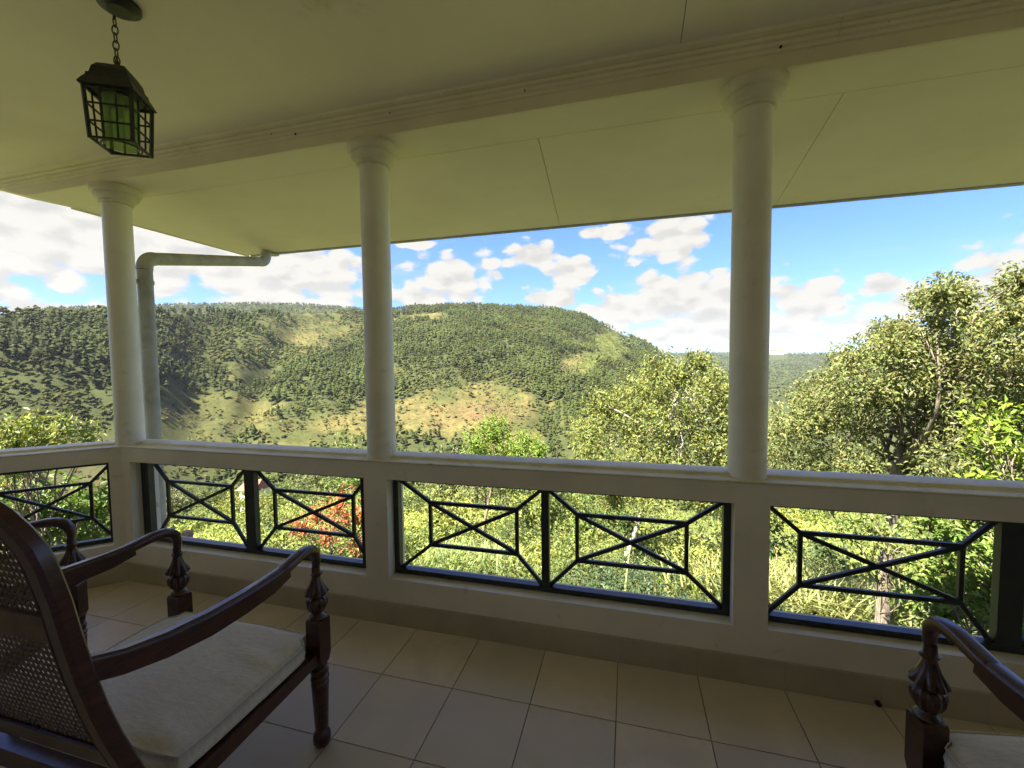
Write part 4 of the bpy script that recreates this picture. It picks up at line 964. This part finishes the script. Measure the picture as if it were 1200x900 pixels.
plant('broadleaf_tree', 'big spreading olive green tree right of the third column, crooked pale trunk', 'tree',
  [(944, 472, 17), (968, 445, 16), (990, 426, 16), (1020, 415, 17), (1050, 405, 18), (1034, 390, 9), (1085, 356, 13), (1104, 342, 12), (1127, 345, 12), (1100, 370, 15), (1130, 372, 12), (1062, 388, 9), (1078, 410, 26), (1120, 415, 26), (1184, 342, 12), (1200, 333, 13), (1192, 364, 14), (1168, 384, 12), (1165, 412, 26), (1220, 405, 34),
   (928, 502, 22), (965, 480, 26), (1000, 455, 34), (1045, 448, 32), (1090, 450, 34), (1135, 448, 34), (1180, 450, 36), (1230, 460, 40), (925, 535, 30), (965, 520, 34), (1008, 508, 32), (1095, 500, 30), (1140, 500, 34), (1190, 510, 38), (975, 560, 30), (1020, 556, 24), (1100, 550, 32), (1150, 560, 34), (1200, 565, 38), (1240, 530, 40), (1240, 375, 30)],
  12.5, .10, G1, 540, trunk=[(1030, 740), (1036, 660), (1050, 590), (1049, 548), (1056, 520), (1072, 495), (1085, 440)], seed=21, depth=4.0, r_trunk=.15, tdist=12.3)
plant('broadleaf_tree', 'rounded yellow green tree in the middle, showing thin white branches', 'tree',
  [(770, 448, 25), (800, 436, 22), (825, 450, 24), (820, 424, 14), (740, 460, 28), (710, 478, 26), (690, 498, 22), (735, 500, 32), (780, 490, 34), (825, 490, 34), (850, 460, 24), (860, 500, 30), (700, 525, 28), (750, 540, 32), (800, 540, 34), (850, 545, 30), (880, 520, 26), (895, 560, 30), (770, 580, 30), (720, 575, 24), (830, 580, 26)],
  17, .145, G2, 560, trunk=[(735, 650), (742, 630), (752, 600), (764, 570), (783, 520), (790, 480), (800, 450)], seed=22, depth=4.5, r_trunk=.11, tdist=16.4, bark='white_bark')
plant('small_tree', 'small bright green tree whose top just clears the coping, left of the middle tree', 'tree',
  [(585, 512, 22), (560, 520, 16), (610, 520, 16), (590, 535, 22), (625, 530, 12), (575, 555, 20), (610, 560, 20)], 19, .16, GB, 420, trunk=[(563, 680), (566, 620), (580, 560), (588, 525)], seed=23, depth=2, r_trunk=.09)
plant('poinsettia_shrub', 'shrub with red leaves seen through the left grille', 'shrub',
  [(395, 588, 13), (368, 603, 12), (402, 612, 15), (352, 618, 9), (425, 600, 13), (422, 632, 13), (435, 618, 12), (385, 625, 8), (440, 650, 10)], 15, .16, (0.42, 0.115, 0.055), 80, trunk=[(385, 690), (388, 650), (392, 610)], seed=24, extra=(.20, .24, .06), depth=1.6, r_trunk=.05)
plant('leafy_shrub', 'dense glossy shrub behind the wide post of the right grille', 'shrub',
  [(1100, 610, 22), (1140, 600, 24), (1180, 610, 26), (1210, 640, 30), (1120, 645, 24), (1160, 655, 28), (1195, 690, 30), (1130, 690, 24), (1165, 710, 26), (1205, 740, 28), (1090, 680, 16), (1240, 700, 30), (1100, 720, 18)], 9.0, .12, (0.13, 0.19, 0.038), 110, seed=25, depth=2.0, r_trunk=.04, aspect=.5)
plant('leafy_shrub', 'bright lime green sapling rising against the big tree at the right edge', 'shrub',
  [(1150, 505, 14), (1175, 498, 14), (1195, 520, 16), (1160, 530, 14), (1185, 560, 18), (1140, 560, 10), (1205, 590, 20), (1165, 590, 14)], 8.6, .105, (0.17, 0.235, 0.03), 60, seed=26, depth=.8, r_trunk=.025, aspect=.5, droop=.0)
plant('leafy_shrub', 'light green shrub in front of the big tree trunk, behind the right grille', 'shrub',
  [(1005, 625, 13), (1040, 640, 15), (1065, 655, 14), (1020, 662, 12), (1050, 690, 12), (985, 610, 12), (1080, 630, 12), (1030, 612, 12)], 10.0, .12, (.15, .19, .05), 60, seed=35, depth=.8, r_trunk=.03)
plant('feathery_shrub', 'pale feathery shrub poking above the left parapet', 'shrub',
  [(0, 520, 9), (20, 519, 7), (40, 522, 6), (60, 516, 3), (-25, 518, 16), (10, 535, 14), (50, 540, 12), (-10, 560, 22), (72, 504, 3), (30, 502, 4), (105, 514, 4)], 7.5, .09, (0.24, 0.28, 0.08), 100, seed=27, depth=1.0, r_trunk=.03, aspect=.3, up=1.0)
plant('leafy_shrub', 'bushy green shrub below the left parapet, framed by the angled grille', 'shrub',
  [(20, 580, 24), (55, 600, 22), (95, 600, 22), (30, 620, 24), (80, 630, 22), (115, 625, 20), (0, 600, 30), (120, 590, 14)], 9.0, .12, (0.12, 0.18, 0.04), 150, seed=28, depth=2.0, r_trunk=.05)
hedges = [(-57, 13, 'yellow green bush directly behind the corner column'), (-52, 14.5, 'round leafy bush left of centre in the left grille'), (-46, 16, 'pale green bush below the left grille centre post'),
          (-41, 18, 'broad green bush left of the red leaved shrub'), (-33, 16.5, 'green bush right of the red leaved shrub'), (-27, 17, 'light green bush at the left side of the middle grille'), (-22, 20, 'olive bush behind the left crossed panel of the middle grille'),
          (-16, 17, 'low green bush below the small bright tree'), (-10, 19, 'green bush beside the middle grille post'), (-4, 22, 'olive bush under the middle tree'), (13, 15, 'green bush under the big right tree'), (20, 17, 'shaded bush behind the right grille'), (27, 15, 'olive bush at the foot of the big right tree'), (34, 16, 'dark bush at the right edge below the big tree')]
rs0 = np.random.default_rng(5)
for q, (a, r_, lb) in enumerate(hedges):
    X_, Y_ = CAM[0] + r_ * math.sin(R(a)), CAM[1] + r_ * math.cos(R(a)); gz_ = ground_z(X_, Y_); n_ = 16
    C_ = np.array([X_, Y_, gz_ + .7]) + rs0.normal(size=(n_, 3)) * [1.2, .9, .45]; Rd = rs0.uniform(.45, .85, n_)
    base = [(0.15, .19, .045), (.09, .13, .03), (.22, .24, .06), (.075, .105, .035)][q % 4]
    e_ = bpy.data.objects.new('garden_bush', None); COL.objects.link(e_); tag(e_, lb, 'bush')
    V, Fc, cc_ = leaves(C_, Rd, 190, [.13, .24, .10, .18, .30][q % 5], base, rs0, aspect=[.42, .55, .35, .5, .3][q % 5]); np_mesh('foliage', V, Fc, 'leaf', cc_, parent=e_)
    b = MB()
    for i in range(10): limb(b, (X_ + rs0.normal() * .1, Y_ + rs0.normal() * .1, gz_ - .2), C_[i], .035, .008, rs0, 5, .08, 5)
    b.obj('stems', 'bark', e_, True)
# mid-distance trees on the slope below the garden, each its own
mids = [(-68, 45), (-63, 60), (-59, 38), (-55, 52), (-50, 70), (-47, 40), (-43, 58), (-39, 44), (-36, 75), (-31, 48), (-28, 64), (-25, 36), (-21, 55), (-17, 42), (-14, 70), (-11, 50), (-8, 38), (-3, 46), (1, 60), (6, 42), (14, 40), (18, 55), (22, 45), (27, 60), (33, 50), (-66, 30), (-34, 34), (-19, 33)]
adj = ['dark olive', 'yellow green', 'mid green', 'grey green']; mt = []
for q in range(4):
    rs_ = np.random.default_rng(60 + q); n_ = 22; C_ = np.array([0, 0, 2.6]) + rs_.normal(size=(n_, 3)) * [1.15, 1.15, .75]; Rd = rs_.uniform(.5, .9, n_)
    e_ = bpy.data.objects.new('slope_tree', None); COL.objects.link(e_)
    V, Fc, cc_ = leaves(C_, Rd, 150, .26, [(.085, .105, .035), (.20, .22, .05), (.11, .15, .035), (.13, .145, .06)][q], rs_); np_mesh('crown', V, Fc, 'leaf', cc_, parent=e_)
    b = MB(); b.tube([(0, 0, -.6), (.05, 0, .8), (0, .1, 2.2)], [.16, .12, .07], 7)
    for i in range(12): limb(b, (0, .05, 1.0 + .08 * i), C_[i], .05, .01, rs_, 5, .1, 5)
    b.obj('trunk', 'bark', e_, True); mt.append(e_)
where = {(-80, -57): 'at the far left below the angled parapet', (-57, -45): 'behind the corner column', (-45, -30): 'beyond the left grille', (-30, -12): 'beyond the left half of the middle grille', (-12, 8): 'beyond the right half of the middle grille', (8, 50): 'beyond the right grille'}
for q, (a, r_) in enumerate(mids):
    k = q % 4; o_ = mt[k] if q < 4 else copy_tree(mt[k]); X_, Y_ = CAM[0] + r_ * math.sin(R(a)), CAM[1] + r_ * math.cos(R(a))
    o_.location = (K * X_, K * Y_, K * ground_z(X_, Y_)); f_ = rs0.uniform(.75, 1.25); o_.scale = (f_ * 1.1, f_ * 1.1, f_); o_.rotation_euler[2] = rs0.uniform(0, 6)
    wh = [v for (lo, hi), v in where.items() if lo <= a < hi][0]
    nm = f"{adj[k]} tree on the slope {wh}, {'nearer' if r_ < 46 else 'further'} down"
    tag(o_, nm, 'tree', 'trees on the slope below the garden')
# ground cover: leaves and grass hiding the soil of the near slope
rs_ = np.random.default_rng(9); n_ = 9000
az = rs_.uniform(-75, 42, n_); r = np.geomspace(7.5, 80, n_) * rs_.uniform(.95, 1.05, n_); x = CAM[0] + r * np.sin(np.radians(az)); y = CAM[1] + r * np.cos(np.radians(az)); z = height(x, y)
sz = .10 + r * .0042
big = fbm(x / 6, y / 6, 171, 3)
VV, FF, CC = [], [], []; off = 0
for lo, hi in ((7, 14), (14, 24), (24, 40), (40, 90)):
    s_ = np.where((r >= lo) & (r < hi))[0]
    V, Fc, cc_ = leaves(np.stack([x[s_], y[s_], z[s_] + .12 + sz[s_]], -1), .25 + sz[s_] * 1.6, 18, float(sz[s_].mean()), (.165, .195, .05), rs_, flat=.6, var=.4)
    reps = len(V) // len(s_); t_ = np.repeat(big[s_], reps)[:, None]; cc_ = cc_ * (1 + (t_ - .5) * np.array([3.0, 2.6, 1.2]))
    VV.append(V); FF.append(Fc + off); CC.append(cc_); off += len(V)
o_ = np_mesh('ground_cover', np.vstack(VV), np.vstack(FF), 'leaf', np.vstack(CC)); tag(o_, 'tangled yellow green ground cover on the slope below the verandah', 'ground cover', kind='stuff')
def blades(name, label, cx_, cy_, sx, sy, n, L_, w_, base, seed, kind='stuff'):
    rs_ = np.random.default_rng(seed); x = cx_ + rs_.normal(size=n) * sx; y = cy_ + rs_.normal(size=n) * sy; z = height(x, y)
    a = rs_.uniform(0, 2 * math.pi, n); lean = rs_.uniform(.25, .95, n); l = L_ * rs_.uniform(.6, 1.2, n); V = []
    for t in (0, .35, .7, 1.0):
        ww = w_ * (1 - t ** 2) + .001; hx = np.cos(a) * lean * l * t ** 1.7; hy = np.sin(a) * lean * l * t ** 1.7; hz = l * (t - .45 * lean * t ** 2.6)
        for s2 in (-1, 1): V.append(np.stack([x + hx - np.sin(a) * ww * s2, y + hy + np.cos(a) * ww * s2, z - .05 + hz], -1))
    V = np.stack(V, 1).reshape(-1, 3); i0 = (np.arange(n) * 8)[:, None, None]; Fc = (i0 + np.array([[0, 1, 3, 2], [2, 3, 5, 4], [4, 5, 7, 6]])).reshape(-1, 4)
    col = np.repeat(np.array(base) * (1 + rs_.uniform(-.35, .35, (n, 1))) * (1 + rs_.uniform(-.1, .1, (n, 3))), 8, 0)
    o_ = np_mesh(name, V, Fc, 'grassblade', col); tag(o_, label, 'grass', kind=kind); return o_
P = on_ground(975, 735); blades('long_grass', 'clump of long arching pale grass seen through the right grille', P[0], P[1], 1.5, .6, 2200, 1.7, .03, (.27, .29, .11), 31)
P = on_ground(835, 665); blades('lawn_grass', 'bright lime green grass bank seen at the right of the middle grille', P[0], P[1], 1.0, 1.9, 14000, .38, .022, (.19, .26, .03), 32)
P = on_ground(540, 672); blades('fern_grass', 'pale green ferny grass at the bottom of the middle grille', P[0], P[1], 1.0, .5, 1100, 1.1, .03, (.22, .27, .10), 33)
P = on_ground(105, 580); blades('bank_grass', 'sunlit yellow grass bank beyond the angled grille', P[0], P[1], 2.6, 1.6, 9000, .7, .025, (.25, .27, .05), 34)
P = on_ground(260, 610); blades('bank_grass', 'sunlit yellow green grass beyond the left grille', P[0], P[1], 2.6, 1.8, 9000, .6, .025, (.22, .26, .05), 35)

# far temple on the ridge and a cottage roof in the valley
P = at(910, 413, 5450); P[2] = ground_z(P[0], P[1]) + 34; tp = thing('temple', 'tiny white domed temple with orange roofs on the distant ridge', 'temple', (P[0], P[1], P[2])); tp.scale = (1.35, 1.35, 1.35)
b = MB(); b.box((-42, -20, -45), (-2, 20, 12)); b.box((4, -20, -45), (44, 20, 6)); b.box((-18, -24, -45), (22, 24, -4)); b.obj('hall', 'templewhite', tp)
b = MB()
for (xa, xb, z0) in ((-46, 2, 12), (2, 48, 6), (-24, 28, -3)):
    b.add([(xa, -26, z0), (xb, -26, z0), (xb, 26, z0), (xa, 26, z0), (xa + 12, 0, z0 + 13), (xb - 12, 0, z0 + 13)], [(0, 1, 5, 4), (1, 2, 5), (2, 3, 4, 5), (3, 0, 4), (0, 3, 2, 1)])
b.obj('roof', 'templeroof', tp)
smooth_by_angle(MB().lathe([(15, 0), (16, 14), (15, 24), (11, 32), (5, 37), (4, 42), (1, 60)], 16, (2, 0, 8)).obj('dome', 'templewhite', tp))
P = at(299, 566, 60); ct = thing('cottage', 'tiny cottage with reddish roof glimpsed beside the left grille post', 'house', (P[0], P[1], P[2] - 1.5))
MB().box((-1.1, -1.2, -4), (1.1, 1.2, .9)).obj('wall', 'templewhite', ct)
MB().add([(-1.4, -1.5, .9), (1.4, -1.5, .9), (1.4, 1.5, .9), (-1.4, 1.5, .9), (-1.0, 0, 2.0), (1.0, 0, 2.0)], [(0, 1, 5, 4), (1, 2, 5), (2, 3, 4, 5), (3, 0, 4), (0, 3, 2, 1)]).obj('roof', 'roof', ct)

# ------------------------------------------------------------------ air
hz = MB().box((-7100, -7100, -260), (7100, 7100, 420)).obj('haze', 'gap'); hz.data.materials.clear()
hm = bpy.data.materials.new('haze_air'); hm.use_nodes = True; T = NT(hm.node_tree); T.n.remove(T.n['Principled BSDF'])
pv = T.new('ShaderNodeVolumePrincipled'); pv.inputs['Color'].default_value = (0.80, 0.88, 1.0, 1); pv.inputs['Density'].default_value = 0.000032; pv.inputs['Anisotropy'].default_value = 0.2
T.l.new(pv.outputs[0], T.n['Material Output'].inputs['Volume']); hz.data.materials.append(hm); hz['kind'] = 'stuff'
